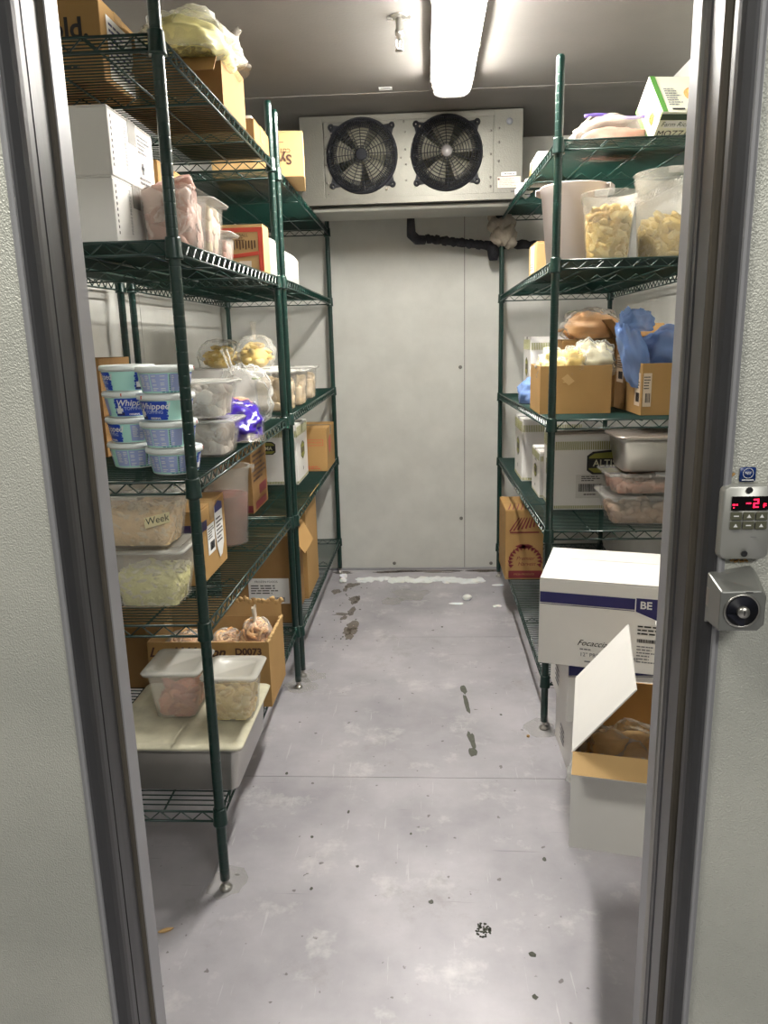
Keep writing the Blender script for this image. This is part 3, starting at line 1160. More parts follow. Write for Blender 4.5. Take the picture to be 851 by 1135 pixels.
def fan(x, z, hubm):
    f = bpy.data.objects.new('fan', None)
    COL.objects.link(f)
    f.parent = t
    f.location = (x, -.004, z)
    Rx = Matrix.Rotation(pi / 2, 4, 'X')  # local z -> -y
    RO = .168
    MB(Rx).lathe([(RO - .012, 0), (RO, 0), (RO, .004), (RO - .004, .010), (RO - .012, .012), (RO - .012, 0)], 48).build(
        'mounting_ring', M_fan, f)
    for a in (42, 138, 222, 318):
        b = MB(Rx)
        q = Vector((cos(rad(a)), sin(rad(a)), 0))
        c = q * (RO + .022)
        b.lathe([(.0040, 0), (.015, 0), (.015, .006), (.0040, .007), (.0040, 0)], 18, c)
        s = Vector((-q.y, q.x, 0))
        b.slab([q * (RO - .004) - s * .030, q * (RO + .020) - s * .014, q * (RO + .020) + s * .014, q * (RO - .004) + s * .030],
               (0, 0, .004))
        b.build('mounting_ear', M_fan, f)
    b = MB(Rx)

    def dome(r): return .012 + .030 * (1 - (r / RO) ** 3)

    r = .036
    while r < RO * .66:
        n = 48
        b.tube([(r * cos(2 * pi * k / n), r * sin(2 * pi * k / n), dome(r)) for k in range(n + 1)], .0019, 4, caps=False)
        r += .0135
    for r in (RO * .70, RO * .80, RO * .88, RO - .012):
        n = 48
        b.tube([(r * cos(2 * pi * k / n), r * sin(2 * pi * k / n), dome(r) - .002) for k in range(n + 1)], .0022, 4, caps=False)
    for k in range(16):
        a = 2 * pi * k / 16 + .05
        b.tube([(r_ * cos(a), r_ * sin(a), dome(r_)) for r_ in (.022, .06, .09, .12, .14, RO - .008)], .0019, 5, caps=False)
    for k in range(96):
        a = 2 * pi * k / 96
        b.tube([(r_ * cos(a), r_ * sin(a), dome(r_) - .001) for r_ in (RO * .70, RO * .85, RO - .008)], .0020, 4, caps=False)
    b.build('guard_grille', M_fan, f)
    MB(Rx).lathe([(.027, .036), (.027, .045), (.022, .049), (0, .050)], 24).build('guard_boss', hubm, f)
    MB(Rx).lathe([(RO - .012, .002), (.12, -.001), (0, -.001)][::-1], 40).build('fan_opening', M_core, f)
    MB(Rx).lathe([(.030, .0), (.030, .022), (.024, .030), (0, .031)], 20).build('motor', mat('fan_motor', (150, 148, 138), .35, .7),
                                                                              f)
    for k in range(5):
        a = 2 * pi * k / 5 + .3
        bb = MB(Rx @ Matrix.Rotation(a, 4, 'Z'))

        def fn(u, v):
            rr_ = .03 + u * .105
            an = (v - .5) * 1.16
            return Vector((rr_ * cos(an), rr_ * sin(an), -.0005 + .003 + (v - .5) * .004))

        bb.grid(fn, 6, 5)
        bb.build('fan_blade', mat('fan_blade_grey', (98, 96, 82), .6, .1), f, solid=.001)


fan(-.293 + .075, .213, M_fan)
fan(.103 + .075, .213, mat('worn_boss', (120, 118, 118), .35, .5))
b = MB()
Rx = Matrix.Rotation(pi / 2, 4, 'X')
for x, z in ((-.385, .30), (-.385, .25), (-.385, .18), (-.385, .1), (-.38, .05), (-.015, .31), (-.015, .235), (-.012, .17), (-.012, .1),
             (-.035, .20), (.01, .20), (-.36, .315), (.382, .30), (.382, .2), (.382, .1), (.382, .06), (.345, .19), (.345, .24),
             (-.02, .355), (.2, .36), (-.25, .36), (.42, .31), (.42, .25), (.42, .17), (.42, .09)):
    b.lathe([(.0045, -.004), (.0045, .006), (.003, .0075), (0, .0075)], 10, (x, -.002, z), M4=Rx)
b.build('screw', mat('grey_screw', (96, 92, 88), .4, .6), t)
b = MB()
for x, z in ((-.33, .325), (-.09, .30), (-.335, .1), (-.105, .065), (.055, .33), (.30, .30), (.05, .11), (.28, .09)):
    b.lathe([(.007, -.004), (.007, .005), (.004, .007), (0, .007)], 12, (x, -.002, z), M4=Rx)
b.build('bolt_head', mat('bolt', (140, 132, 118), .4, .6), t)
MB().lathe([(.015, -.001), (.015, .002), (0, .002)], 24, (.468, -.003, .338), M4=Rx).build('knockout_plug',
                                                                                          mat('plug_grey', (108, 110, 118), .5), t)
F = Face('front', 2, .0052, 1, t)
F.rects('warning_label', [(.415, .522, .052, .100)], mat('pinkish_label', (214, 190, 180), .6))
F.fineprint(.422, .515, .056, .095, 6, mat('faded_red_ink', (196, 130, 120), .6), seed=7)
F.rects('name_label', [(.432, .502, .105, .120)], M_label)
F.fineprint(.446, .498, .107, .118, 1, M_ink, seed=2)
F.rects('rating_plate', [(.476, .493, .030, .036)], M_ink, lift=.009)

# ------------------------------------------------------------------ pipes and frost
t = thing('insulated_drain_pipe', 'black insulated pipe running down from the cooling unit to the right along the back wall', 'pipe',
          (-.075, 4.25, 1.96))
b = MB()
pts, rs = [], []
for q, r in (((0, -.06, .008), .020), ((0, -.02, -.035), .023), ((0, 0, -.06), .026), ((.03, .03, -.085), .026), ((.07, .05, -.085), .024)):
    pts.append(q)
    rs.append(r)
b.tube(pts, rs, 14)
b.build('elbow_insulation', M_insul, t)
b = MB()
pts, rs = [], []
for k in range(44):
    f = k / 43
    pts.append((.078 + .34 * f, .06 + .01 * f, -.078 - .045 * f + .003 * sin(k * 1.9)))
    rs.append(.022 + .003 * sin(k * 1.1) + R.uniform(-.0015, .0015))
b.tube(pts, rs, 14)
b.build('pipe_insulation', M_insul, t)
MB().tube([(.06, .055, -.08), (.082, .06, -.08)], .013, 10).build('bare_pipe', mat('copper_pipe', (150, 130, 110), .4, .6), t)
b = MB()
b.tube([(.435, .06, -.105), (.435, .055, -.135), (.437, .05, -.175), (.437, .05, -.20)], [.030, .033, .030, .022], 16)
b.build('trap_insulation', M_insul, t)
b = MB()
pts = [(.46 + .64 * k / 30, .075, -.115 - .03 * k / 30 + .003 * sin(k * 2.2)) for k in range(31)]
b.tube(pts, [.022 + .003 * sin(k * 1.3) for k in range(31)], 14)
b.build('pipe_insulation', M_insul, t)
t = thing('frozen_foam_lump', 'greyish frozen foam lump around the pipe entry below the right end of the cooling unit', 'insulation',
          (.385, 4.24, 1.84))
b = MB()
for k, (x, y, z, r) in enumerate(((0, 0, .09, .05), (.03, .0, .05, .055), (-.01, .02, .12, .045), (.05, .02, .02, .045), (.035, .01, .1, .05),
                                  (.0, .01, .03, .04))):
    b.blob((x, y, z), (r, r * .8, r), k + 3, .5, 0, 2)
b.build('foam', M_foam, t)
MB().tube([(.0, .02, .10), (.0, -.03, .158)], .02, 10).build('pipe_stub', M_insul, t)

# ------------------------------------------------------------------ controller, sticker, lock on the outer wall
t = thing('temperature_controller', 'brushed metal temperature controller with red digits on the right outer wall', 'controller',
          (.4125, 1.0, 1.079))
b = MB()
b.loops([(.0325, .0505, .010, 0), (.0325, .0505, .010, .006), (.0305, .0485, .009, .0145), (.0300, .048, .008, .015)])
o = b.build('housing', mat('satin_faceplate', (176, 176, 170), .42, .55), t)
o.matrix_local = Matrix.Translation((0, 0, .0525)) @ Matrix.Rotation(pi / 2, 4, 'X')
F = Face('front', .06, .0305, .1, t)
F.rects('display_window', [(-.0215, .0255, .070, .0885)], mat('black_display', (14, 8, 10), .2))
M_led = mat('red_led', (255, 30, 70), .5, emit=2.6)


def seg7(F, u, v, w_, h, segs, th=.0018):
    s = .12 * h
    S = {'a': (u, u + w_, v + h - th, v + h), 'g': (u, u + w_, v + h / 2 - th / 2, v + h / 2 + th / 2), 'd': (u, u + w_, v, v + th),
         'b': (u + w_ - th, u + w_, v + h / 2, v + h), 'c': (u + w_ - th, u + w_, v, v + h / 2), 'f': (u, u + th, v + h / 2, v + h),
         'e': (u, u + th, v, v + h / 2)}
    return F.rects('led_digit', [S[c] for c in segs], M_led, .0005)


seg7(F, .006, .0735, .0068, .0115, 'abged')
F.rects('led_minus', [(-.003, .003, .0785, .0802)], M_led, .0005)
seg7(F, .0190, .0735, .0036, .0055, 'afeg', .0010)
F.rects('led_indicator', [(-.020, -.0165, .0765, .0785), (-.0155, -.0135, .0765, .0785), (-.019, -.0175, .073, .0745)], M_led, .0005)
M_key = mat('olive_grey_key', (84, 84, 66), .6)
ic = ['/', '=', '*', 'v', '=', 'o']
for r_ in range(2):
    for c_ in range(3):
        u, v = -.0215 + c_ * .0162, .0572 - r_ * .0125
        b = F.mb()
        b.box(u, u + .0145, v, v + .0105, 0, .0008)
        kb = b.build('key', M_key, t, bevel=.0004)
        if c_ == r_:
            bb = F.mb(.0009)
            bb.box(u + .004, u + .0105, v + .0045, v + .006, 0, .0002)
        else:
            bb = F.mb(.0009)
            bb.slab([(u + .0045, v + .003, 0), (u + .010, v + .003, 0), (u + .0072, v + .0075, 0)], (0, 0, .0002))
        bb.build('key_symbol', M_label, kb)
for z in (.0965, .0115):
    b = F.mb()
    b.lathe([(.0042, .0), (.0042, .0006), (.003, .0004), (0, .0002)], 18, (.0, z, 0))
    b.build('screw_recess', M_black, t)
for u, v, nm in ((-.012, .0415, 'scratch'), (.010, .034, 'scratch')):
    F.rects(nm, [(u - .004, u + .004, v, v + .0005)], M_grey)
b = MB()
for k in range(9): b.blob((-.010 + .0025 * k, -.002, -.002 + .002 * sin(k * 2)), (.002, .002, .0016), k, .4, 0, 1)
for k in range(5): b.blob((-.024 + .002 * k, -.002, .110 + .0013 * k), (.0022, .002, .002), k, .4, 0, 1)
b.build('sealant_bead', mat('tan_sealant', (186, 146, 90), .7), t)
o = thing('certification_sticker', 'small square blue sticker above the temperature controller', 'sticker', (.4145, .9985, 1.184))
b = MB()
b.loops([(.0102, .0095, .002, 0), (.0102, .0095, .002, .0006)])
q = b.build('vinyl', mat('navy_vinyl', (18, 48, 108), .35), o)
q.matrix_local = Matrix.Translation((0, 0, .0095)) @ Matrix.Rotation(pi / 2, 4, 'X')
F = Face('front', .02, .0012, .02, o)
b = F.mb(.0002)
b.lathe([(.0062, 0), (.0068, 0), (.0068, .0002), (.0062, .0002), (.0062, 0)], 28, (0, .0112, 0))
b.build('ring_mark', M_label, o)
F.text('NSF', 0, .0113, .0050, M_label, .0003)
F.rects('underline_mark', [(-.0075, .0075, .0018, .0031)], M_label, .0002)

t = thing('door_lock_strike', 'grey cast lock strike with a key cylinder below the temperature controller', 'lock', (.3815, 1.0, .997))
M_cast = mat('grey_cast_metal', (136, 137, 133), .38, .55, var=.05, vs=20)
b = MB()
f_ = [(-.0125, .004), (.0365, .004), (.0445, .012), (.0445, .050), (.038, .058), (-.0125, .057)]
bk = [(-.008, -.008), (.045, -.002), (.052, .006), (.052, .064), (.046, .073), (-.008, .064)]
v = [(x, 0, z) for x, z in bk] + [(x, -.012, z) for x, z in bk] + [(x, -.062, z) for x, z in f_]
v[6] = (-.010, -.018, .000)
v[11] = (-.010, -.018, .062)
n = 6
fs = [(0, 1, 2, 3, 4, 5), (17, 16, 15, 14, 13, 12)] + [(i, i + 6, (i + 1) % 6 + 6, (i + 1) % 6) for i in range(6)] + [
    (i + 6, i + 12, (i + 1) % 6 + 12, (i + 1) % 6 + 6) for i in range(6)]
b.add(v, [q[::-1] for q in fs])
b.build('strike_body', M_cast, t, bevel=.002)
Rr = Matrix.Translation((.0148, -.0625, .0315)) @ Matrix.Rotation(pi / 2, 4, 'X')
b = MB(Rr)
b.lathe([(.0205, 0), (.0225, .0002), (.0228, .0012), (.0210, .0018), (.0200, .0012), (.0205, 0)], 36)
b.build('cylinder_collar', M_steel, t)
b = MB(Rr)
b.lathe([(0, .0008), (.0203, .0010)][::-1], 36)
b.slab([(-.0195, -.004, .0012), (0, -.020, .0012), (.004, -.020, .0012), (.004, -.006, .0012)], (0, 0, .0004))
b.build('cylinder_recess', mat('navy_black', (14, 16, 30), .5), t)
b = MB(Rr)
b.lathe([(.0072, .001), (.0078, .006), (.0068, .009), (0, .009)], 24)
b.box(-.0006, .0006, -.0035, .0035, .009, .0094, 1)
b.build('key_cylinder', [M_steel, M_black], t)
MB().box(-.0098, -.0085, -.015, -.006, .02, .045).build('side_screw', M_steel, t)
b = MB()
b.box(.018, .027, -.0628, -.0622, .0555, .0565)
b.build('stamped_mark', M_ink, t)

# ================================================================== goods
M_meat = [mat('frozen_pink_meat', (204, 160, 146), .6, var=.18, vs=30), mat('frosted_meat', (220, 192, 180), .6)]
M_yel = [mat('frozen_yellow_chips', (222, 192, 104), .6, var=.12, vs=30), mat('golden_chips', (206, 170, 80), .6),
         mat('pale_chips', (232, 210, 140), .6)]
M_dough = [mat('yellow_dough', (226, 218, 152), .6, var=.1, vs=20)]
M_rings = [mat('breaded_rings', (206, 152, 96), .7, var=.25, vs=40), mat('pale_breaded_rings', (222, 180, 128), .7)]
M_beige = [mat('beige_chicken', (214, 190, 150), .6, var=.15, vs=20), mat('light_chicken', (226, 206, 172), .6)]

# ---- left unit, nearer (A), bottom shelf
t = pan('steam_table_pan', 'large stainless steel pan with a greasy lid on the lowest left shelf', 'pan', -.665, 1.900, zs('A', 1, 1.88),
        .37, .37, .130, M_steel, mat('cloudy_lid', (208, 204, 180), .28, alpha=.9, var=.2, vs=14), taper=.96, flange=.014)
MB().box(-.06, .02, .10, .135, .1325, .1335).build('lid_slot', mat('slot_grey', (140, 138, 120), .4), t)
zc = zs('A', 1, 1.88) + .1365
pan('food_storage_container', 'lidded clear container of pink meat on the left half of the steel pan', 'container', -.695, 1.925, zc,
    .158, .17, .138, M_frost, M_lid, taper=.84, rd=.013)
pile('raw_meat', 'pink raw meat in the clear container on the steel pan', 'meat', -.695, 1.925, zc + .004, .056, .062, .052,
     [mat('raw_meat', (206, 120, 92), .5, var=.3, vs=40), mat('raw_meat_dark', (176, 92, 76), .5, var=.2)], .026, 34, 3,
     asp=(1.2, .8, .35))
pan('food_storage_container', 'lidded clear container of yellow fries on the right half of the steel pan', 'container', -.534, 1.900, zc,
    .150, .150, .132, M_frost, M_lid, taper=.84, rd=.013)
pile('crinkle_cut_fries', 'yellow crinkle cut chips in the clear container on the steel pan', 'fries', -.534, 1.900, zc + .002, .052, .062,
     .082, M_yel, .014, 90, 4, asp=(1.3, .8, .5))
x0, x1, y0, y1 = -.885, -.500, 2.185, 2.42
zb_ = zs('A', 1, 2.2)
hb = .218
t, F = open_carton('cardboard_box', 'big open brown box with ragged edges holding onion ring bags, lowest left shelf', 'box', x0, x1, y0, y1, zb_,
                   hb, M_card, M_cardl, flaps={'back': (.05, 84, .004)})
f = F('front')
f.text('LambWeston', -.188, .184, .044, M_inkb, align='LEFT', shear=.35, bold=.0012)
f.text('LA', -.188, .148, .024, M_inkb, align='LEFT', bold=.0008)
f.text('T', -.188, .124, .024, M_inkb, align='LEFT', bold=.0008)
f.text('ORE', -.188, .100, .024, M_inkb, align='LEFT', bold=.0008)
f.text('D0073', .128, .186, .031, M_inkb, bold=.001)
b = MB()
Rr_ = random.Random(9)
for s, q in (('r', x1 - x0), ('f', x1 - x0), ('b', 0)):
    pass
for k in range(26):   # torn, crumpled board edge
    y = -.112 + .224 * k / 25
    b.blob(((x1 - x0) / 2 - .002, y, hb + Rr_.uniform(-.002, .004)), (.005, .010, .006), k, .8, 0, 1)
    x = -.19 + .38 * k / 25
    b.blob((x, .122, hb + .05 + Rr_.uniform(-.004, .008)), (.010, .004, .010), k + 40, .8, 0, 1)
b.build('torn_edge', M_cardl, t)
M_bagclear = M_film2
for k, (x, y, z, r, lb) in enumerate(((-.80, 2.30, .165, (.075, .08, .10), 'leftmost bag of breaded onion rings in the big open brown box'),
                                      (-.66, 2.30, .17, (.06, .07, .10), 'middle bag of breaded onion rings in the big open brown box'),
                                      (-.565, 2.30, .185, (.056, .065, .125), 'knotted upright bag of onion rings in the right corner of the big open box'))):
    tt = thing('onion_ring_bag', lb, 'bag', (x, y, zb_ + z - .06), group='bags of onion rings in the big box')
    bag_mesh(*r, 20 + k, amp=.12).build('plastic_bag', M_film, tt)
    if k == 2:
        b = MB()
        film_fan(b, (0, 0, r[2] * .9), (.0, -.005, r[2] + .045), .016, .018, 4, 12, 6)
        b.build('tied_neck', mat('white_twist', (226, 216, 200), .4), tt)
    R2 = random.Random(k)
    b = MB()
    for j in range(30):
        a = R2.uniform(0, 6.28)
        ph = R2.uniform(.0, 1.35)
        cx, cy, cz = r[0] * .75 * cos(a) * cos(ph), r[1] * .75 * sin(a) * cos(ph), r[2] * (.35 + .5 * sin(ph))
        rr = R2.uniform(.014, .022)
        rot = Matrix.Rotation(R2.uniform(-1.2, 1.2), 3, 'X') @ Matrix.Rotation(R2.uniform(-1.2, 1.2), 3, 'Y')
        b.tube([Vector((cx, cy, cz)) + rot @ Vector((rr * cos(q / 10 * 2 * pi), rr * sin(q / 10 * 2 * pi), 0)) for q in range(11)],
               .0062, 6, m=j % 2, caps=False)
    b.blob((0, 0, r[2] * .38), (r[0] * .72, r[1] * .72, r[2] * .36), 3, .1, 0, 2)
    tag(b.build('onion_rings', M_rings, tt), kind='stuff')
t, F = carton('cardboard_box', 'plain brown box at the back of the lowest left shelf behind the big open box', 'box', -1.09, -.93, 2.30, 2.70,
              zs('A', 1, 2.45), .22, M_card2)

# ---- A, second shelf
z = zs('A', 2, 1.83)
pan('food_storage_container', 'lower clear container with pale yellow shredded food on the second left shelf', 'container', -.705, 1.835, z,
    .215, .18, .150, M_frost, M_lid, taper=.80)
pile('shredded_cabbage', 'pale yellow shredded food in the lower of two stacked containers', 'food', -.705, 1.835, z + .003, .083, .065, .090,
     [mat('pale_shreds', (244, 240, 160), .6, var=.12, vs=60, bump=1, bs=160), mat('pale_shreds_light', (232, 228, 190), .6)], .009, 240, 8, asp=(1.5, .6, .4), dome=.12, full=True)
t = pan('food_storage_container', 'upper clear container with shredded cheese and a handwritten tape label', 'container', -.715, 1.835,
        z + .158, .215, .18, .135, M_frost, M_lid, taper=.84, rad_=.022)
pile('shredded_cheese', 'orange yellow shredded food in the upper stacked container', 'food', -.715, 1.835, z + .161, .086, .068, .09,
     [mat('cheese_shreds', (244, 204, 136), .6, var=.12, vs=60, bump=1, bs=160), mat('cheese_shreds_light', (236, 214, 170), .6)], .010, 220, 9,
     asp=(1.5, .7, .4), dome=.08, full=True)
F_ = Face('front', .19, .150, .1, t)
F_.poly('masking_tape', [(.030, .056), (.092, .072), (.092, .097), (.028, .082), (.032, .076), (.028, .07)], mat('masking_tape', (222, 212, 170), .6),
        lift=.006)
F_.text('Week', .060, .078, .024, M_ink, lift=.0066, rot=.22, shear=.2)
x0, x1, y0, y1 = -.84, -.622, 1.965, 2.235
t, F = carton('cardboard_box', 'brown box with a purple stripe and torn shipping labels on the second left shelf', 'box', x0, x1, y0, y1,
              zs('A', 2, 2.1), .21, M_card, split='x')
f = F('front')
f.rects('purple_stripe', [(-.108, .108, .145, .172)], mat('dark_purple_ink', (52, 42, 78), .6))
f = F('right')
f.rects('purple_stripe', [(-.134, -.06, .145, .172)], mat('dark_purple_ink', (52, 42, 78), .6))
f.label(-.062, .010, .065, .150, 5)
f.poly('torn_label', [(.02, .19), (.10, .19), (.10, .07), (.075, .035), (.05, .03), (.03, .06), (.015, .12)], M_label, .0005)
f.fineprint(.03, .095, .075, .155, 7, M_ink, .0011, 4)
f.poly('label_header', [(.022, .17), (.10, .17), (.10, .19), (.06, .20), (.022, .19)], M_navy, .0010)
z = zs('A', 2, 2.42)
bucket('round_food_bucket', 'frosted round container of red sauce on the second left shelf', 'bucket', -.668, 2.44, z, .078, .062, .262, M_frost,
       a0=.1)
b = MB()
b.lathe([(.001, .0055), (.056, .0055), (.069, .165), (.068, .168), (0, .168)], 36)
tag(b.build('red_sauce', mat('red_sauce', (138, 58, 44), .5, var=.15, vs=20), None, (-.668, 2.44, z)),
    'dark red sauce filling the round bucket on the second left shelf', 'sauce', kind='stuff')
t, F = carton('cardboard_box', 'short brown box beside the stacked shredded food containers, partly behind them', 'box', -1.02, -.87, 1.86, 2.22,
              zs('A', 2, 2.05), .19, M_card2)

# ---- A, third shelf: topping tubs
M_tubw = mat('white_tub_plastic', (232, 238, 236), .35)
M_mint = mat('mint_print', (178, 228, 218), .4)
M_cob = mat('cobalt_print', (24, 66, 178), .4)
M_lav = mat('lavender_print', (160, 174, 220), .45)
M_dk = mat('dark_navy_print', (26, 32, 84), .4)


def wrap(b, pts_uv, z0, rb, rt, h, ang, lift, faces=None, m=0):
    v = []
    for u, q in pts_uv:
        r = rb + (rt - rb) * q / h + lift
        a = u / ((rb + rt) / 2) + ang - pi / 2
        v.append((r * cos(a), r * sin(a), z0 + q))
    b.add(v, faces, m)


def sector(b, a0, a1, v0, v1, rb, rt, h, lift, m=0, wav=0):
    n = max(2, int(abs(a1 - a0) / .12))
    vs = []
    for j in range(n + 1):
        a = a0 + (a1 - a0) * j / n - pi / 2
        for q in (v0, v1):
            r = rb + (rt - rb) * q / h + lift
            vs.append((r * cos(a), r * sin(a), q))
    b.add(vs, [(2 * j, 2 * j + 2, 2 * j + 3, 2 * j + 1) for j in range(n)], m, True)


def topping_tub():
    t = thing('whipped_topping_tub', 'x', 'tub')
    rb, rt, h = .0525, .0625, .054
    MB().lathe([(rb - .004, 0), (rb, .002), (rt, h), (rt - .001, h + .001), (rb - .003, .004), (0, .004)], 48).build('tub_wall', M_tubw, t)
    lid = MB()
    lid.lathe([(rt - .002, h - .003), (rt + .0045, h - .003), (rt + .0052, h + .003), (rt + .003, h + .0085), (rt - .002, h + .0092),
               (rt - .006, h + .0065), (0, h + .0065)], 48)
    l = lid.build('tub_lid', M_tubw, t)
    MB(Matrix.Rotation(-.3, 4, 'Z')).box(-.0012, .0012, -rt - .0062, -rt - .004, h - .001, h + .006).build('date_mark', M_red, l)
    a = MB()
    sector(a, -pi, pi, .0035, .0485, rb, rt, h, .0003)
    a.build('mint_band', M_mint, t)
    for c in (0, 2.35):       # two blue fronts
        a = MB()
        sector(a, c - .62, c + .62, .0045, .0475, rb, rt, h, .0006, 0)
        for k in range(7):  # scalloped edge
            for s in (-1, 1): sector(a, c + s * .58, c + s * (.66 + .03 * (k % 2)), .005 + k * .006, .0102 + k * .006, rb, rt, h, .0006)
        a.build('blue_panel', M_cob, t)
    a = MB()
    for c in (0, 2.35):
        for s, sz, u, v, sh in (('Whipped', .0205, .004, .036, .25), ('TOPPING', .0105, .006, .0225, 0), ('ORIGINAL', .0058, .008, .0085, 0)):
            V, F = text_geo(s, sz, 'CENTER', sh, .0003)
            wrap(a, [(x + u, y + v) for x, y, q in V], 0, rb, rt, h, c, .0010, F, 1 if s == 'TOPPING' else 0)
    a.build('lettering', [M_label, M_lav], t)
    a = MB()
    for c in (0, 2.35):      # swirl of cream on a dark bowl
        sector(a, c - .62, c - .28, .006, .0135, rb, rt, h, .0009, 0)
        for k, (da, v, r) in enumerate(((-.54, .020, .07), (-.46, .026, .06), (-.40, .0195, .07), (-.5, .015, .1))):
            sector(a, c + da - r, c + da + r, v - .004, v + .004, rb, rt, h, .0011 + k * .0001, 1)
    a.build('cream_picture', [M_dk, M_label], t)
    a = MB()
    c = -1.95                  # information panel
    for u0, u1 in ((-.92, -.36), (-.32, .36), (.45, .92)): sector(a, c + u0, c + u1, .007, .0465, rb, rt, h, .0006)
    a.build('information_panel', M_lav, t)
    a = MB()
    q = random.Random(2)
    for u0, u1 in ((-.85, -.62), (-.56, -.40), (-.26, -.02), (.06, .30), (.5, .62)):
        for k in range(9):
            if q.random() < .85: sector(a, c + u0, c + u1 - q.uniform(0, .1), .009 + k * .004, .0108 + k * .004, rb, rt, h, .0009)
    a.build('fine_print', M_label, t)
    a = MB()
    for k in range(9): sector(a, c + .40, c + .44, .010 + k * .004, .0125 + k * .004, rb, rt, h, .0009)
    for k in range(5): sector(a, c + .1 + k * .16, c + .22 + k * .16, .0040, .0060, rb, rt, h, .0009, 1)
    a.build('dark_print', [M_dk, mat('teal_print', (40, 130, 150), .4)], t)
    return t


proto = topping_tub()
TH = .0626
first = True
names = {0: 'bottom', 1: 'second from bottom', 2: 'third from bottom', 3: 'top'}
for side, cx, cy, z0, rots in (('right', -.612, 1.775, zs('A', 3, 1.775), (1.98, 1.85, -.32, 2.02)),
                               ('left', -.735, 1.868, zs('A', 3, 1.868), (2.35, 3.1, .35, -1.05))):
    for k in range(4):
        o = proto if first else copy_tree(proto)
        first = False
        o.location = (cx + .002 * sin(k * 2 + cx * 9) + (.006 if side == 'right' and k == 0 else 0), cy + .002 * cos(k * 3), z0 + TH * k)
        o.rotation_euler = (0, 0, rots[k])
        tag(o, f'blue and mint whipped topping tub, {names[k]} of the {side} stack of four', 'tub', 'whipped topping tubs')
t, F = open_carton('cardboard_box', 'dark brown open box standing behind the whipped topping tubs', 'box', -.98, -.86, 1.99, 2.20, zs('A', 3, 2.1),
                   .26, M_card2)
# beige jar behind
t = thing('lidded_jar', 'beige jar with a white lid behind the left stack of topping tubs', 'jar', (-.878, 1.90, zs('A', 3, 1.9)))
MB().lathe([(.040, 0), (.044, .004), (.044, .14), (.036, .165), (.036, .17), (0, .17)], 28).build('jar_body', mat('beige_jar', (200, 168, 128), .4), t)
MB().lathe([(.038, .1705), (.041, .171), (.041, .192), (.036, .195), (0, .195)], 28).build('jar_lid', M_tubw, t)
MB().lathe([(.0448, .095), (.0448, .15)], 28).build('jar_label', mat('mauve_label', (176, 160, 176), .5), t)
# stacked grey meat tubs
z = zs('A', 3, 2.0)
for k, lb in enumerate(('lower', 'upper')):
    zz_ = z + k * .101
    pan('food_storage_container', f'{lb} of two small clear containers of greyish meat behind the topping tubs', 'container',
        -.592 + (.0 if k else .004), 2.02, zz_, .168, .165, .092, M_clear, M_lid, taper=.84, group='small clear meat containers')
    pile('frozen_meat', f'greyish frozen pieces in the {lb} small clear container behind the tubs', 'meat', -.592, 2.02, zz_ + .004, .058, .058,
         .064, [mat('grey_meat', (196, 184, 172), .5, var=.15, vs=30), mat('pale_grey_meat', (214, 206, 196), .5)], .022, 60, 30 + k)
# purple bag
z = zs('A', 3, 2.4)
t = thing('tortilla_bag', 'purple and white printed plastic bag lying flat on the third left shelf', 'bag', (-.618, 2.40, z), .25)
bm_ = bag_mesh(.088, .215, .112, 51, amp=.16, p=2.8, fr=2.6, nu=64, nv=44)
for i, f_ in enumerate(bm_.f):   # the print is part of the film
    c_ = sum((Vector(bm_.v[q]) for q in f_), Vector()) / len(f_)
    e_ = c_.y + .02 * sin(c_.x * 60) + .03 * noise.noise(c_ * 14)
    if e_ < .03: bm_.m[i] = 2 if (-.10 < e_ < -.02 and noise.noise(Vector((c_.x * 40, c_.y * 26, 3))) > .22) else 1
    elif e_ < .055: bm_.m[i] = 3
bm_.build('printed_film', [mat('pinkish_bread', (224, 194, 172), .35, var=.12, vs=14, bump=.5, bs=30), mat('purple_film', (64, 40, 160), .2, bump=.8, bs=40),
                           mat('white_film_print', (222, 216, 236), .25, bump=.8, bs=50), mat('orange_film', (230, 140, 96), .3)], t)
b = MB()
b.grid(lambda u, v: Vector((-.03 + .12 * u, -.19 - .05 * v + .01 * sin(u * 9), .004 + .03 * (1 - v) * (1 + .5 * sin(u * 14)))), 20, 6)
b.build('loose_end', M_film2, t)
# clear standing bag
t = thing('clear_plastic_bag', 'empty looking clear plastic bag slumped upright behind the purple bag', 'bag', (-.655, 2.715, zs('A', 3, 2.7)), .3)
b = MB()
bag_mesh(.092, .07, .20, 61, amp=.32, p=2, fr=2.8, b=b)
b.build('plastic_film', M_film, t)
b = MB()
film_fan(b, (-.03, 0, .17), (-.06, -.01, .26), .022, .035, 9, 20, 10)
b.build('open_mouth', M_film, t)
b = MB()
b.blob((.03, -.02, .012), (.02, .02, .010), 4, .5, 0, 2)
b.blob((.045, -.03, .155), (.016, .008, .004), 5, .5, 1, 1)
b.build('herb_remnant', [mat('pale_remnant', (214, 206, 196), .4, alpha=.8), mat('green_herb', (110, 130, 50), .6)], t)

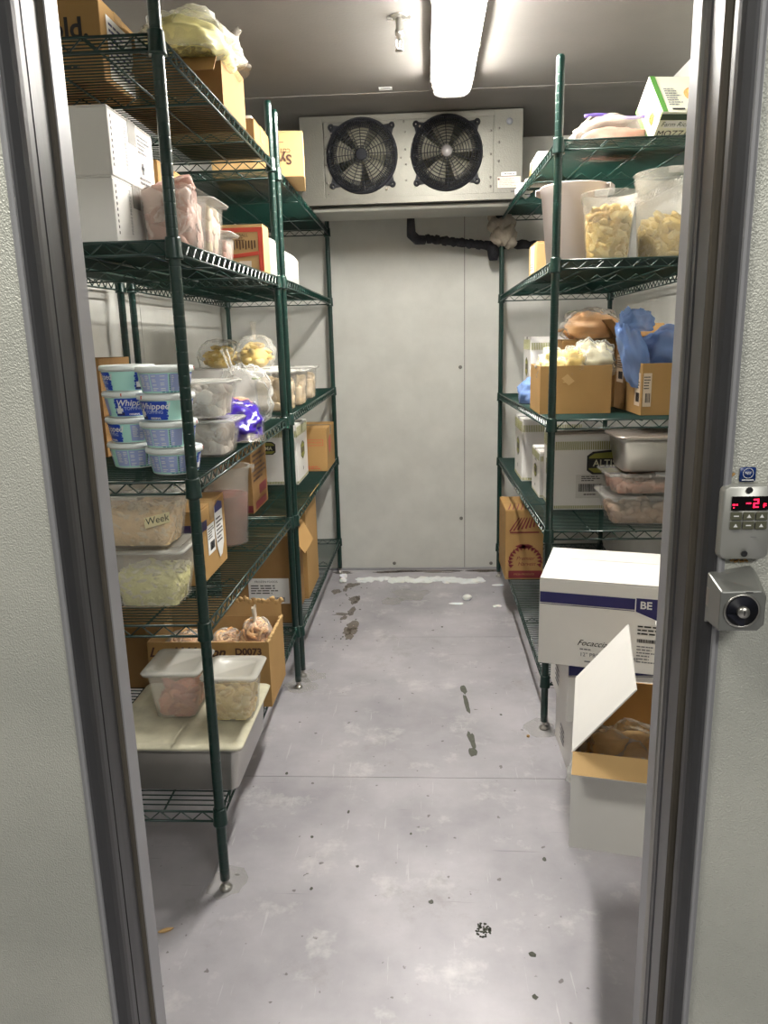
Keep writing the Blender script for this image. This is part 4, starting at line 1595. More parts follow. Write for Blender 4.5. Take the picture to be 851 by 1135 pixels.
# ---- A, fourth shelf
z = zs('A', 4, 1.85)
for k, (lb, dy) in enumerate((('lower', 0), ('upper', .004))):
    t, F = carton('white_case', f'{lb} of two stacked white cases at the near end of the fourth left shelf', 'box', -.97 + dy, -.668 + dy * .5, 1.715, 1.985,
                  z + k * .1385, .1385 if k == 0 else .139, M_white, group='two stacked white cases', tm=M_wtape)
    f = F('right')
    f.text('FRESH FROZEN', -.045, .075, .014, M_grey, rot=pi / 2)
    f.rects('round_mark', [(.045, .065, .045, .052), (.05, .06, .035, .06)], M_grey)
    f.fineprint(.03, .11, .078, .12, 5, M_grey, seed=k + 4)
    f.fineprint(.03, .11, .01, .03, 2, M_grey, seed=k + 5)
    f.rects('side_print', [(-.125, -.121, .02 + .012 * j, .026 + .012 * j) for j in range(9)], M_ink)
t, F = carton('cardboard_box', 'small brown box glimpsed behind the two stacked white cases', 'box', -.80, -.672, 2.03, 2.23, z, .235, M_card)
# meat tubs
z = zs('A', 4, 1.9)
pan('food_storage_container', 'large open clear tub of frosty pink meat pieces on the fourth left shelf', 'container', -.602, 1.915, z, .146, .19, .134,
    M_clear, None, taper=.88)
pile('frozen_meat', 'frosty pink meat pieces heaped in the large clear tub on the fourth left shelf', 'meat', -.602, 1.915, z + .004, .056, .075, .122,
     M_meat, .034, 46, 12, asp=(1.4, .9, .5), dome=.15)
z = zs('A', 4, 2.12)
pan('food_storage_container', 'middle lidded clear tub of pale frozen meat on the fourth left shelf', 'container', -.602, 2.135, z, .118, .165, .140,
    M_clear, M_lid, taper=.86)
pile('frozen_meat', 'pale frozen meat in the middle tub on the fourth left shelf', 'meat', -.602, 2.135, z + .004, .042, .066, .118,
     [M_meat[1], mat('cream_meat', (224, 208, 180), .6)], .02, 60, 13, dome=.05)
z = zs('A', 4, 2.3)
pan('food_storage_container', 'smallest lidded clear tub of pink food before the red printed box', 'container', -.596, 2.30, z, .090, .12, .080,
    M_frost, M_lid, taper=.86)
pile('frozen_meat', 'pink pieces in the smallest tub before the red printed box', 'meat', -.596, 2.30, z + .003, .034, .052, .05, [M_meat[0]],
     .014, 40, 14)
x0, x1, y0, y1 = -.805, -.530, 2.60, 2.695
t, F = carton('printed_box', 'brown box with red stripes and picture prints on the fourth left shelf', 'box', x0, x1, y0, y1, zs('A', 4, 2.6), .150, M_cardl,
              tape=False)
f = F('front')
f.rects('red_stripe', [(-.137, .137, .126, .140), (.121, .137, .004, .126)], M_red)
f.poly('red_swoosh', [(-.13, .076), (-.05, .066), (.04, .058), (.12, .066), (.12, .054), (.04, .046), (-.05, .054), (-.13, .066)], M_red)
f.rects('striped_print', [(-.02 + .0098 * k, -.016 + .0098 * k, .072 + (.004 if k % 2 else 0), .100) for k in range(14)], M_inkb)
f.text('MEATBALL', .055, .116, .014, M_ink)
f.rects('black_box_print', [(-.01, .032, .100, .112)], M_inkb)
f.fineprint(.045, .085, .098, .111, 2, M_inkb)
f.rects('pale_picture', [(.055, .095, .014, .036), (-.05, .0, .010, .034)], mat('pale_picture', (220, 208, 196), .6))
t, F = carton('white_case', 'small white case just behind the red printed box on the fourth left shelf', 'box', -.78, -.527, 2.70, 2.80, zs('A', 4, 2.75), .118,
              M_white, tm=M_wtape)

# ---- A, top shelf
x0, x1, y0, y1 = -1.06, -.745, 1.93, 2.16
t, F = carton('cardboard_box', 'brown box with dark lettering and a white side label, near end of top left shelf', 'box', x0, x1, y0, y1, zs('A', 5, 2.0), .175,
              M_card, split='x')
f = F('front')
f.text('Fold.', .068, .108, .062, M_ink, bold=.0015)
f.fineprint(.04, .13, .02, .035, 1, M_ink)
f = F('right')
f.rects('paper_label', [(-.08, .08, .012, .150)], M_label)
f.fineprint(-.07, .07, .03, .14, 8, M_navy, .0006, 3)
t, F = open_carton('cardboard_box', 'open brown box under a yellow food bag on the top left shelf', 'box', -.80, -.527, 2.17, 2.43, zs('A', 5, 2.3), .140,
                   M_card2, M_card, flaps={'front': (.10, -50, .004)})
t = thing('yellow_food_bag', 'clear bag of yellow frozen dough bulging from the open box, top left shelf', 'bag', (-.615, 2.21, zs('A', 5, 2.3) + .105), .15)
bag_mesh(.105, .185, .078, 71, amp=.2, p=2.4).build('yellow_filling', M_dough[0], t)
bag_mesh(.120, .20, .098, 72, amp=.3, p=2.2, fr=3).build('plastic_film', M_film, t)
b = MB()
film_fan(b, (.05, .12, .05), (.10, .17, .14), .04, .035, 5, 20, 8)
film_fan(b, (.06, .10, .05), (.125, .14, .03), .04, .05, 6, 20, 8)
b.build('loose_corner', M_film2, t)
t, F = carton('cardboard_box', 'low brown box with a white lid behind the yellow bag, top left shelf', 'box', -.80, -.530, 2.56, 2.79, zs('A', 5, 2.7), .066,
              M_card2)
MB().box(-.12, .125, -.10, .10, .067, .078).build('white_lid', M_white, t, bevel=.002)

# ---- left unit, farther (B)
x0, x1, y0, y1 = -.86, -.565, 2.965, 3.26
t, F = open_carton('cardboard_box', 'tall brown box with a big white label and torn flap, lowest far left shelf', 'box', x0, x1, y0, y1, zs('B', 1, 3.1), .375,
                   M_card2, M_card, flaps={'right': (.10, -58, .03)})
f = F('front')
f.rects('paper_label', [(-.035, .135, .085, .195)], M_label)
f.text('FROZEN FOODS', .04, .180, .013, M_ink)
f.fineprint(-.025, .12, .125, .168, 4, M_ink, .0006, 8)
f.barcode(.06, .115, .093, .113, lift=.0006)
t, F = open_carton('cardboard_box', 'second tall brown box with frayed top, just behind the labelled tall box', 'box', -.82, -.548, 3.27, 3.60, zs('B', 1, 3.4), .43,
                   M_card, M_card, flaps={'right': (.05, 62, .02), 'front': (.05, 50, .05)})
# second shelf
x0, x1, y0, y1 = -.86, -.702, 2.955, 3.24
t, F = carton('cardboard_box', 'narrow upright brown box with dark red base stripe, near end of second far left shelf', 'box', x0, x1, y0, y1, zs('B', 2, 3.0), .325, M_card2)
f = F('front')
f.rects('maroon_stripe', [(-.078, .078, .006, .035)], M_mar)
f = F('right')
f.rects('maroon_picture', [(-.10, .10, .01, .04), (-.02, .11, .06, .10)], M_mar)
f.fineprint(-.12, .12, .12, .24, 6, M_inkb, seed=4)


def olive_case(name, label, x0, x1, y0, y1, z0, h, group, word='ALTISSIMA', side='right', wordpos=0, wsize=.03, rz=0, m=None, barcode=False):
    t, F = carton(name, label, 'box', x0, x1, y0, y1, z0, h, m or M_white, group=group, rz=rz, tm=M_wtape)
    w_, d = x1 - x0, y1 - y0
    f = F('front')
    n = int(w_ / .0065)
    f.rects('striped_band', [(-w_ / 2 + .004 + .0065 * k, -w_ / 2 + .0072 + .0065 * k, h * .80, h * .91) for k in range(n)], M_olive)
    f.rects('striped_band', [(-w_ / 2 + .004 + .0065 * k, -w_ / 2 + .0072 + .0065 * k, .006, h * .06) for k in range(n)], M_olive)
    u, v = wordpos, h * .62
    a, c = wsize * 2.3, wsize * 1.15
    P = [(u - a, v + c * .55), (u - a * .8, v + c * .85), (u, v + c), (u + a * .8, v + c * .85), (u + a, v + c * .55), (u + a, v - c * .5),
         (u + a * .8, v - c * .8), (u - a * .8, v - c * .8), (u - a, v - c * .5)]
    f.poly('logo_badge', P, M_ink, .0002)
    P2 = [(u + (x - u) * .93, v + (y - v) * .84) for x, y in P]
    f.poly('logo_badge_inner', P2, M_olive, .0006)
    P3 = [(u - a * .93, v + c * .36), (u + a * .93, v + c * .36), (u + a * .93, v - c * .34), (u - a * .93, v - c * .34)]
    f.poly('logo_strip', P3, M_ink, .0009)
    f.text(word, u, v, wsize * .78, mat('cream_ink', (222, 220, 190), .6), .0014, bold=.0004)
    if barcode:
        f.rects('paper_label', [(-.080, .025, .045, .135)], mat('greyish_label', (206, 204, 198), .6), .0004)
        f.fineprint(-.06, .01, .108, .131, 3, M_ink, .0010, 5)
        f.barcode(-.070, .015, .070, .100, lift=.0010)
        f.fineprint(-.05, .0, .054, .064, 1, M_ink, .0010, 6)
    f = F(side)
    n = int(d / .0065)
    f.rects('striped_band', [(-d / 2 + .004 + .0065 * k, -d / 2 + .0072 + .0065 * k, h * .80, h * .96) for k in range(n)], M_stripe)
    f.rects('striped_band', [(-d / 2 + .004 + .0065 * k, -d / 2 + .0072 + .0065 * k, .006, h * .06) for k in range(n)], M_stripe)
    q = -1 if side == 'left' else 1
    s = d * .17
    P = [(-s, .62), (0, .68), (s, .62), (s, .43), (0, .36), (-s, .43)]
    f.poly('side_badge', [(x, y * h) for x, y in P], M_ink, .0002)
    f.poly('side_badge_inner', [(x * .86, (.525 + (y - .525) * .88) * h) for x, y in P], M_olive, .0006)
    f.rects('side_badge_strip', [(-s * .86, s * .86, h * .48, h * .57)], mat('brown_olive', (84, 80, 48), .6), .0010)
    f.rects('handling_mark', [(-.006, .004, h * .17, h * .23)], M_inkb)
    return t


olive_case('food_case', 'white case with an olive badge on the second far left shelf beside the brown box', -.93, -.618, 3.55, 3.86, zs('B', 2, 3.6), .285, None,
           wordpos=-.02, wsize=.032)
x0, x1, y0, y1 = -.86, -.522, 3.90, 4.22
t, F = carton('cardboard_box', 'brown box with faint red print at the far end of the second far left shelf', 'box', x0, x1, y0, y1, zs('B', 2, 4.0), .225, M_card)
f = F('front')
f.rects('red_outline', [(.05, .15, .165, .167), (.05, .15, .135, .137), (.05, .052, .135, .167), (.148, .15, .135, .167)], M_red)
f.text('KEEP FROZEN', .10, .151, .013, M_red)
f.fineprint(.06, .15, .01, .03, 2, M_red)
f = F('right')
f.poly('red_badge', [(-.10, .16), (-.04, .18), (.0, .15), (-.01, .10), (-.06, .08), (-.10, .11)], mat('faded_red', (186, 92, 70), .7))
# third shelf of B
t, F = carton('white_tray_case', 'wide low white case under yellow pasta bags on the third far left shelf', 'box', -1.06, -.655, 3.22, 3.48, zs('B', 3, 3.3), .165,
              M_white, tape=False)
zt = zs('B', 3, 3.3) + .167
for k, (x, y, r, lb, sz) in enumerate(((-.885, 3.31, (.10, .08, .12), 'left bag of yellow potato pieces on the wide white case', .018),
                                       (-.735, 3.30, (.085, .08, .13), 'right bag of yellow potato pieces on the wide white case', .022))):
    tt = thing('potato_bag', lb, 'bag', (x, y, zt), group='bags of yellow potato pieces')
    bag_mesh(*r, 80 + k, amp=.15).build('plastic_film', M_film, tt)
    R2 = random.Random(k + 70)
    b = MB()
    for j in range(46):
        a, ph = R2.uniform(0, 6.28), R2.uniform(0, 1.3)
        b.blob((r[0] * .72 * cos(a) * cos(ph), r[1] * .7 * sin(a) * cos(ph), r[2] * (.15 + .6 * sin(ph))), (sz, sz * .7, sz * .45), j, .4, j % 3, 1,
               Matrix.Rotation(R2.uniform(0, 6), 3, 'Z') @ Matrix.Rotation(R2.uniform(-1, 1), 3, 'X'))
    b.blob((0, 0, r[2] * .3), (r[0] * .72, r[1] * .7, r[2] * .35), 1, .1, 0, 2)
    tag(b.build('potato_pieces', M_yel, tt), kind='stuff')
    if k == 1:
        b = MB()
        film_fan(b, (0, 0, r[2] * .85), (.0, .0, r[2] + .06), .014, .03, 4, 14, 7)
        b.build('tied_neck', M_film2, tt)
for k, (x, y, w_, d, h, lb) in enumerate(((-.610, 3.09, .175, .20, .155, 'nearest clear tub of beige chicken on the third far left shelf'),
                                          (-.590, 3.33, .15, .19, .145, 'middle clear tub of beige chicken on the third far left shelf'),
                                          (-.590, 3.66, .14, .17, .145, 'farthest clear tub of beige chicken on the third far left shelf'))):
    z = zs('B', 3, y)
    pan('food_storage_container', lb, 'container', x, y, z, w_, d, h, M_clear, M_lid, taper=.88, group='clear tubs of beige chicken')
    pile('frozen_chicken', 'beige frozen pieces inside the ' + lb[:lb.index(' clear')] + ' tub of the third far left shelf', 'chicken', x, y, z + .003,
         w_ / 2 - .017, d / 2 - .018, h * .72, M_beige, .026, 50, 50 + k, dome=.05)
# fourth shelf of B
t = thing('white_plastic_box', 'glossy white box with a dark slot at the fourth far left shelf', 'box', (-.66, 3.335, zs('B', 4, 3.3)))
b = MB()
b.loops([(.098, .13, .012, 0), (.104, .136, .014, .006), (.104, .136, .014, .108), (.09, .122, .012, .128), (.086, .118, .012, .129)])
b.build('box_shell', mat('glossy_white', (226, 225, 220), .35), t)
MB().box(.052, .082, -.1375, -.1365, .088, .096).build('dark_slot', M_black, t)
MB().box(.1045, .1055, -.08, .06, .03, .09).build('side_panel', M_white, t)
t, F = carton('white_case', 'narrow white case behind the paired posts on the fourth far left shelf', 'box', -.80, -.575, 2.965, 3.17, zs('B', 4, 3.0), .10, M_white,
              tm=M_wtape)
# top of B
x0, x1, y0, y1 = -.815, -.472, 3.04, 3.34
t, F = carton('cardboard_box', 'brown box with upside down lettering jutting over the far left top shelf', 'box', x0, x1, y0, y1, zs('B', 5, 3.1), .160, M_cardl, rz=rad(8))
f = F('front')
f.text('Sy', .105, .062, .048, M_inkb, rot=pi, bold=.0012)
f.text('CUTS', .098, .092, .020, M_inkb, rot=pi)
f.rects('plus_mark', [(.068, .098, .119, .122)], M_red)

# ================================================================== right unit
# ---- lowest shelf
x0, x1, y0, y1 = .372, .555, 3.60, 3.92
t, F = carton('produce_box', 'brown box with dark red palm leaf print on the lowest right shelf', 'box', x0, x1, y0, y1, zs('R', 1, 3.7), .350, M_card, tape=False)
f = F('front')
f.rects('maroon_band', [(-.075, .088, .008, .046)], M_mar)
f.text('FRESH PRODUCE', .0, .027, .013, M_card)
b = f.mb(.0003)
for k in range(9):   # palm fronds along the top
    u = -.075 + k * .019
    b.slab([(u, .245 + .004 * k, 0), (u + .008, .245 + .003 * k, 0), (u + .05 - .006 * k, .312, 0), (u + .046 - .006 * k, .314, 0)][:4], (0, 0, .0003))
b.box(-.07, .07, .236, .243, 0, .0003)
b.build('palm_leaf_print', M_mar, t)
b = f.mb(.0003)
for k in range(15):
    a = rad(200 - k * 15.5)
    r0, r1 = .058, .084
    cx, cy = .005, .095
    b.slab([(cx + r0 * cos(a), cy + r0 * .95 * sin(a), 0), (cx + r1 * cos(a - .14), cy + r1 * .95 * sin(a - .14), 0),
            (cx + r1 * .94 * cos(a + .14), cy + r1 * .9 * sin(a + .14), 0)], (0, 0, .0003))
b.lathe([(.010, 0), (.010, .0003), (0, .0003)], 12, (-.005, .168, 0))
b.slab([(-.045, .170, 0), (-.015, .160, 0), (.01, .158, 0), (.045, .170, 0), (.02, .180, 0), (-.02, .180, 0)], (0, 0, .0003))
b.build('wreath_print', M_mar, t)
f.text('Premier', .005, .108, .027, M_mar, shear=.3)
f.text('Harvest', .012, .080, .027, M_mar, shear=.3)
f = F('top')
b = f.mb()
for k in range(7): b.slab([(-.08 + .02 * k, -.15, 0), (-.074 + .02 * k, -.15, 0), (-.05 + .02 * k, -.02, 0), (-.054 + .02 * k, -.02, 0)], (0, 0, .0003))
b.build('palm_leaf_print', M_mar, t)

# ---- second shelf
olive_case('food_case', 'nearest white olive striped case with a barcode label, second right shelf', .463, .80, 2.835, 3.04, zs('R', 2, 2.9), .285,
           'white olive striped cases', word='ALTISSIMA', side='left', wordpos=.062, wsize=.045, barcode=True)
olive_case('food_case', 'low white case squeezed between the two big olive striped cases', .452, .62, 3.08, 3.30, zs('R', 2, 3.2), .19, 'white olive striped cases',
           side='left', wsize=.02)
olive_case('food_case', 'farthest white olive striped case on the second right shelf', .430, .70, 3.49, 3.76, zs('R', 2, 3.6), .285, 'white olive striped cases', side='left',
           wordpos=.07)
z = zs('R', 2, 2.62)
pan('food_storage_container', 'lower clear plastic container under the steel pan on the second right shelf', 'container', .742, 2.645, z, .29, .22, .098, M_clear,
    M_clear, taper=.86, rad_=.03)
pile('frozen_meat', 'brownish frozen food in the lower clear container under the steel pan', 'meat', .742, 2.645, z + .003, .11, .078, .05,
     [mat('brown_food', (170, 140, 116), .6, var=.2)], .02, 40, 90)
b = MB()
pan('food_storage_container', 'upper clear plastic container directly under the steel pan', 'container', .745, 2.645, z + .106, .28, .22, .068, M_clear, M_clear,
    taper=.9, rad_=.03)
pile('frozen_meat', 'reddish frozen food in the upper clear container under the steel pan', 'meat', .745, 2.645, z + .109, .11, .08, .035,
     [mat('red_brown_food', (166, 118, 98), .6, var=.2)], .018, 40, 91)
pan('steam_table_pan', 'stainless steel pan with flat lid on top of clear containers, second right shelf', 'pan', .770, 2.65, z + .182, .28, .22, .118, M_steel,
    mat('brushed_lid', (196, 186, 176), .3, .7), taper=.88, rad_=.03, recess=False)

# ---- third shelf
x0, x1, y0, y1 = .397, .645, 2.735, 2.99
z = zs('R', 3, 2.8)
t, F = open_carton('cardboard_box', 'open brown box of yellow food bags at the near end of the third right shelf', 'box', x0, x1, y0, y1, z, .168, M_card, M_cardl)
f = F('front')
f.rects('tape_scrap', [(-.045, -.02, .11, .114)], M_cardl)
f.poly('tape_scrap', [(-.05, .125), (-.03, .140), (-.005, .115), (-.025, .100)], M_cardl, .0006)
M_pale = mat('pale_yellow_food', (244, 226, 150), .5, var=.12, vs=30)
for k, (x, y, r, lb) in enumerate(((.455, 2.82, (.055, .07, .105), 'left bag of pale yellow food in the open brown box'),
                                   (.520, 2.80, (.05, .06, .11), 'middle bag of golden yellow food in the open brown box'),
                                   (.595, 2.83, (.075, .08, .125), 'right bag of pale white yellow food in the open brown box'))):
    tt = thing('yellow_food_bag', lb, 'bag', (x, y, z + .118 + .003 * k), group='yellow food bags in the open brown box')
    bag_mesh(r[0] * .92, r[1] * .92, r[2] * .92, 100 + k, amp=.3, fr=3.2).build('bag_filling', [M_pale, mat('golden_food', (234, 204, 120), .5, var=.1), mat(
        'white_yellow_food', (240, 232, 200), .5, var=.1)][k], tt)
    bag_mesh(*r, 100 + k, amp=.3, fr=3.2).build('plastic_film', M_film, tt)
    if k == 2:
        b = MB()
        film_fan(b, (-.02, 0, .06), (-.045, .0, .125), .022, .035, 9, 18, 8)
        b.build('open_mouth', M_film, tt)
t, F = carton('cardboard_box', 'closed brown box behind the yellow food bags on the third right shelf', 'box', .52, .735, 3.03, 3.25, zs('R', 3, 3.1), .262, M_card2)
tt = thing('orange_food_bag', 'clear bag of orange frozen food lying on the closed brown box', 'bag', (.640, 3.09, zs('R', 3, 3.1) + .2635), -.1)
bag_mesh(.095, .07, .100, 111, amp=.2).build('bag_filling', mat('orange_food', (226, 176, 120), .5, var=.15, vs=16), tt)
bag_mesh(.106, .08, .112, 112, amp=.25).build('plastic_film', M_film, tt)
b = MB()
b.grid(lambda u, v: Vector((-.085 - .045 * u, -.035 * (1 - u) + .07 * v * (1 - u * .6), .034 + .006 * sin(v * 7 + u * 3))), 8, 10)
b.build('sealed_end', mat('orange_film_end', (226, 196, 164), .2, alpha=.6), tt, solid=.002)
x0, x1, y0, y1 = .712, .975, 2.60, 2.80
z = zs('R', 3, 2.65)
t, F = open_carton('cardboard_box', 'open brown box with blue liner bag beside the door frame, third right shelf', 'box', x0, x1, y0, y1, z, .172, M_card, M_card2)
f = F('left')
f.label(.02, .085, .03, .14, 3, m=M_dlab)
f = F('front')
f.label(-.127, -.100, .03, .14, 6, m=M_dlab)
tt = thing('blue_liner_bag', 'crumpled translucent blue liner bag hanging out of the box by the door frame', 'bag', (.79, 2.70, z + .10), .1)
for k, (x, y, zz_, r_, a_) in enumerate(((-.055, -.015, .0, (.042, .045, .24), rad(20)), (.04, .01, .05, (.10, .05, .13), rad(-12)), (-.09, -.03, .175, (.05, .03, .07), 0))):
    b = MB(Matrix.Translation((x, y, zz_)) @ Matrix.Rotation(-a_, 4, 'Y'))
    bag_mesh(*r_, 121 + k, amp=.34, fr=2.8, p=2.2, b=b)
    b.build(('draped_fold', 'crumpled_body', 'drooping_fold')[k], M_blue, tt)
tt = tag(bag_mesh(.055, .04, .075, 131, amp=.3).build('white_liner_bag', mat('white_film', (226, 226, 230), .3), None, (.90, 2.665, z + .115)),
         'white plastic liner poking out beside the blue bag', 'bag')
t, F = open_carton('cardboard_box', 'tall open brown box with raised flaps behind the blue liner bag', 'box', .725, .965, 2.86, 3.13, zs('R', 3, 3.0), .262, M_card2, M_card,
                   flaps={'left': (.09, 48, .01), 'right': (.09, 55, .02), 'back': (.10, 30, .01)})
f = F('left')
f.label(.0, .10, .10, .20, 9, m=M_dlab)
f = F('front')
f.label(-.10, -.04, .06, .20, 10, m=M_dlab)
olive_case('food_case', 'white olive striped case standing alone on the third right shelf by the low blue bag', .470, .65, 3.56, 3.80, zs('R', 3, 3.6), .285, None,
           side='left', wsize=.025)
t = bag('blue_plastic_bag', 'small translucent blue plastic bag lying on the third right shelf', 'bag', (.462, 3.38, zs('R', 3, 3.4)), (.062, .11, .105), M_blue, 141,
        p=2.2, amp=.3)

# ---- fourth shelf buckets
z = zs('R', 4, 2.8)
bucket('round_food_bucket', 'tall opaque white round bucket behind the right shelf post', 'bucket', .508, 2.80, z, .112, .088, .262, M_bucket, a0=2.7)
z = zs('R', 4, 2.6)
bucket('round_food_bucket', 'smaller frosted round bucket of yellow chips in front of the white bucket', 'bucket', .582, 2.605, z, .083, .068, .205, M_frost, a0=1.2)
pile('frozen_chips', 'yellow frozen potato pieces in the smaller frosted bucket', 'fries', .582, 2.605, z + .003, .070, .07, .125, M_yel, .017, 200, 21, asp=(1.8, .8, .5), amp=.25,
     round_=True, dome=.28)
bucket('round_food_bucket', 'large frosted round bucket half full, nearest the door frame on the right', 'bucket', .795, 2.665, z, .118, .100, .268, M_frost, a0=1.4)
pile('frozen_chips', 'pale yellow frozen pieces in the large frosted bucket by the door frame', 'fries', .795, 2.665, z + .005, .100, .1, .085, [M_yel[2], M_yel[0]], .020, 200, 22, amp=.25,
     asp=(1.8, .8, .5), round_=True, dome=.5)
x0, x1, y0, y1 = .410, .55, 2.99, 3.20
t, F = carton('cardboard_box', 'small brown box with a white side label behind the white bucket', 'box', x0, x1, y0, y1, zs('R', 4, 3.1), .115, M_cardl)
f = F('left')
f.rects('paper_label', [(-.04, .055, .01, .108)], M_label)
f.text('A1', .01, .07, .04, M_ink, rot=0)
f.fineprint(-.03, .045, .018, .045, 3, M_ink, .0006)

# ---- top shelf
z = zs('R', 5, 2.7)
t = thing('breaded_snack_box', 'tilted green and white frozen cheese stick box on the top right shelf', 'box')
w_, d, h = .20, .125, .182
th_, ph_ = rad(7.5), rad(41.6)
hx, zx = Vector((sin(th_), -cos(th_), 0)), Vector((0, 0, 1))
DC, DA = hx * cos(ph_) + zx * sin(ph_), -hx * sin(ph_) + zx * cos(ph_)
XA = Vector((cos(th_), sin(th_), 0))
D0 = Vector((.722, 2.70, z + .002))
cc = D0 + XA * w_ / 2 + DC * d / 2 + DA * h / 2
t.matrix_world = Matrix(((XA.x, -DC.x, DA.x, cc.x), (XA.y, -DC.y, DA.y, cc.y), (XA.z, -DC.z, DA.z, cc.z), (0, 0, 0, 1)))
MB().box(-w_ / 2, w_ / 2, -d / 2, d / 2, -h / 2, h / 2).build('carton_body', mat('cream_carton', (228, 228, 208), .45, var=.03), t, bevel=.002)
sh = -h / 2


class F2(Face):
    def __init__(s, side):
        Face.__init__(s, side, w_, d, h, t)
        s.M = Matrix.Translation((0, 0, -h / 2)) @ s.M


M_grn = mat('leaf_green_print', (86, 142, 66), .45)
f = F2('left')
f.rects('green_panel', [(-d / 2 + .001, -d / 2 + .018, .001, h - .001)], M_grn)
f.rects('green_panel', [(d / 2 - .030, d / 2 - .001, .001, .016)], mat('lime_print', (170, 196, 90), .5))
f.text('Farm', .012, .108, .030, M_grn, shear=.3)
b = f.mb(.0004)
for k in range(14):
    a = k * 1.9
    b.lathe([(.007, 0), (.007, .0004), (0, .0004)], 8, (.004 + .016 * cos(a) * (.4 + .04 * k), .055 + .018 * sin(a) * (.4 + .04 * k), 0))
b.build('food_picture', mat('fried_orange_print', (212, 128, 50), .5), t)
f = F2('bottom')
f.M = Matrix.Translation((0, 0, 0)) @ f.M
f.rects('green_panel', [(-w_ / 2 + .001, w_ / 2 - .001, d / 2 - .026, d / 2 - .006)], mat('deep_green_print', (40, 62, 44), .5))
f.rects('name_plate', [(-w_ / 2 + .02, w_ / 2 - .03, .010, .034)], M_label)
f.text('Farm Rich', -.045, .022, .022, mat('deep_green_print', (40, 62, 44)), .0008, shear=.2)
f.text('MOZZARELLA', -.094, -.010, .030, M_ink, .0008, align='LEFT')
f.fineprint(-.09, .05, -.05, -.034, 2, M_grey)
f = F2('front')
f.rects('green_panel', [(-w_ / 2 + .001, -w_ / 2 + .018, .001, h - .001)], M_grn)
b = f.mb(.0004)
b.lathe([(.040, 0), (.040, .0004), (0, .0004)], 24, (.03, .085, 0))
b.build('picture_ground', mat('amber_print', (176, 120, 66), .5), t)
b = f.mb(.0009)
for k in range(7): b.box(.005 + .008 * k, .011 + .008 * k, .06 + .004 * (k % 3), .11, 0, .0004)
b.build('food_picture', mat('fried_gold_print', (222, 170, 96), .5), t)
f.fineprint(-.07, -.02, .03, .12, 8, M_grey, .0004)
f.rects('black_print', [(-.065, -.025, .010, .018)], M_ink, .0004)
# zip bags
z = zs('R', 5, 2.75)
t = thing('zip_food_bag', 'large clear zip bag with a purple closure on the top right shelf', 'bag', (.625, 2.78, z), .08)
bag_mesh(.105, .075, .080, 151, amp=.2, p=3).build('bag_filling', mat('frosted_pink_food', (186, 142, 124), .6, var=.3, vs=14), t)
bag_mesh(.13, .095, .112, 152, amp=.2, p=3).build('plastic_film', M_film2, t)
b = MB()
b.grid(lambda u, v: Vector((-.11 + .25 * u, -.045 + .015 * sin(u * 4), .106 + .010 * v + .006 * sin(u * 7))), 16, 2)
b.build('zip_closure', mat('purple_zip', (112, 92, 176), .35), t, solid=.003)
b = MB()
b.grid(lambda u, v: Vector((-.09 - .10 * u, -.06 + .12 * v, .10 * (1 - u) + .006 + .006 * sin(v * 8 + u * 2))), 10, 10)
b.build('bag_corner', M_film2, t, solid=.002)
t, F = carton('frosted_box', 'open topped white and brown box above the near right end of the cooling unit', 'box', .43, .56, 3.16, 3.38, zs('R', 5, 3.2), .092, M_white,
              tape=False)
f = F('left')
f.poly('brown_corner', [(-.11, .0), (-.08, .0), (-.02, .07), (-.05, .09), (-.11, .05)], M_card2)
t = thing('frost_heap', 'white frost crumbs clinging to the top right shelf edge beside the cooling unit', 'frost', (.425, 3.52, zs('R', 5, 3.5)))
b = MB()
for k in range(14): b.blob((R.uniform(-.02, .03), R.uniform(-.12, .10), R.uniform(.006, .022)), R.uniform(.012, .024), k, .5, 0, 1)
b.build('frost', M_ice, t)

# ================================================================== white cases on the floor at the right
FR = -rad(6)


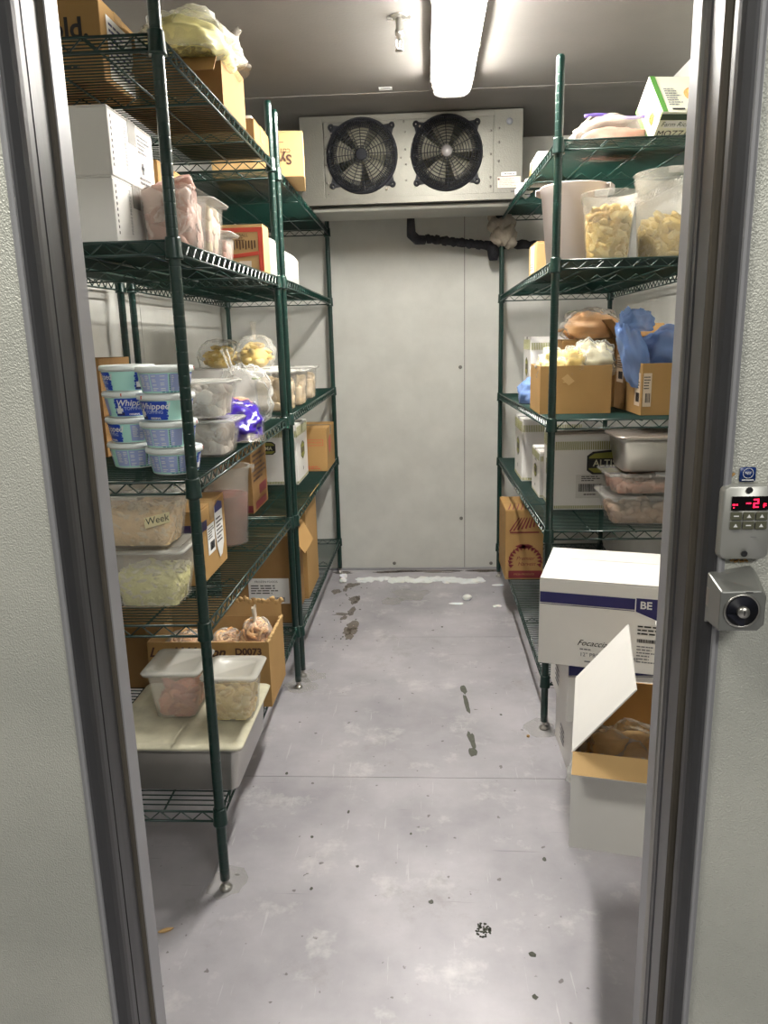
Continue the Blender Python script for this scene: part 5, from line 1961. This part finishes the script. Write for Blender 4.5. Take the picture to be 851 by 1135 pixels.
def blue_band_case(label, x, y, z0, w_, d, h, rz, front_print=False):
    t = thing('white_case', label, 'box', (0, 0, 0), rz, 'white cases with a navy band')
    c, s = cos(rz), sin(rz)
    t.location = (x + (w_ / 2) * c - (d / 2) * s, y + (w_ / 2) * s + (d / 2) * c, z0)
    MB().box(-w_ / 2, w_ / 2, -d / 2, d / 2, 0, h - .004).build('case_body', M_white, t, bevel=.003)
    g = .0015
    for a, e in ((-d / 2 + .001, d * .14 - g), (d * .14 + g, d / 2 - .001)):
        MB().box(-w_ / 2 + .001, w_ / 2 - .001, a, e, h - .0038, h).build('top_flap', M_white, t, bevel=.001)
    f = Face('front', w_, d, h, t)
    v = h * .80
    f.rects('navy_band', [(-w_ / 2 + .002, w_ / 2 - .002, v - .020, v + .012)], M_navy)
    f.rects('navy_band', [(-w_ / 2 + .002, w_ / 2 - .002, v - .0245, v - .0228)], M_navy)
    u = -w_ / 2 + .262
    f.poly('brand_plate_border', [(u, v + .017), (u + .13, v + .017), (u + .13, v - .040), (u + .075, v - .056), (u, v - .027)], M_label, .0005)
    f.poly('brand_plate', [(u + .003, v + .0145), (u + .128, v + .0145), (u + .128, v - .037), (u + .075, v - .0525), (u + .003, v - .025)], M_navy, .0009)
    f.text('BE', u + .013, v - .006, .030, M_label, .0014, align='LEFT', bold=.0008)
    f.text('Focaccia', -w_ / 2 + .150, h * .29, .024, M_ink, shear=.5)
    f.fineprint(-w_ / 2 + .118, -w_ / 2 + .165, h * .20, h * .235, 1, M_grey)
    f.text('12" PRE BAKED HOME', -w_ / 2 + .118, h * .155, .0165, M_grey, align='LEFT')
    f.rects('fine_print', [(-w_ / 2 + .132, -w_ / 2 + .148, h * .07, h * .085)], M_grey)
    f.fineprint(u + .01, u + .095, h * .44, h * .56, 3, M_ink, seed=11)
    f.barcode(u + .01, u + .085, h * .36, h * .40)
    f.fineprint(u + .01, u + .065, h * .12, h * .33, 6, M_grey, seed=12)
    f = Face('left', w_, d, h, t)
    f.fineprint(-.05, .05, h * .2, h * .5, 4, M_grey, seed=13)
    return t


blue_band_case('bottom white case with a navy band, standing on the floor under two more', .436, 2.150, 0, .43, .31, .215, 0)
blue_band_case('middle white case with a navy band in the floor stack at right', .414, 2.150, .2155, .43, .31, .218, 0)
blue_band_case('top white case with a navy band and handwriting, uppermost of the floor stack', .316, 2.10, .434, .46, .33, .262, -rad(15.5))
# support below the open case (mostly behind the door frame)
t, F = carton('white_case', 'white case under the open case beside the right door frame', 'box', .585, .96, 1.46, 1.86, 0, .298, M_white, tm=M_wtape)
# open case
rz = -.2063
w_, d = .37, .365
c, s = cos(rz), sin(rz)
ox, oy = .293, 1.452
t, F = open_carton('open_white_case', 'open white case with brown inside and a raised flap beside the door frame', 'box', -w_ / 2, w_ / 2, -d / 2, d / 2, 0, .226, M_white,
                   M_cardl, rz=rz, flaps={'left': (.195, 128, .002), 'front': (.058, -22, .001), 'right': (.25, 138, .002), 'back': (.06, -50, .002)})
t.location = (ox + w_ / 2 * c - d / 2 * s, oy + w_ / 2 * s + d / 2 * c, .299)
cx, cy = t.location.x, t.location.y
tt = thing('frozen_food_bag', 'clear bag of frozen food lying inside the open white case', 'bag', (cx - .03, cy + .01, .304), rz)
bag_mesh(.135, .125, .145, 161, amp=.2, p=2.8).build('bag_filling', mat('tan_frozen_food', (196, 164, 112), .6, var=.2, vs=14), tt)
bag_mesh(.145, .135, .165, 162, amp=.28, p=2.6, fr=3).build('plastic_film', M_film, tt)

# small litter
for x, y, r_, lb, mm in ((-.64, 1.52, .4, 'small tan food scrap on the floor below the near left shelving', M_cardl),
                         (.34, 2.44, .9, 'tiny tan crumb on the floor before the right shelving', M_card)):
    o = MB().blob((0, 0, .004), (.016 if x < 0 else .006, .005, .004), 2, .4, 0, 2).build('food_scrap', mm, None, (x, y, 0))
    o.rotation_euler = (0, 0, r_)
    tag(o, lb, 'scrap', 'food scraps on the floor')
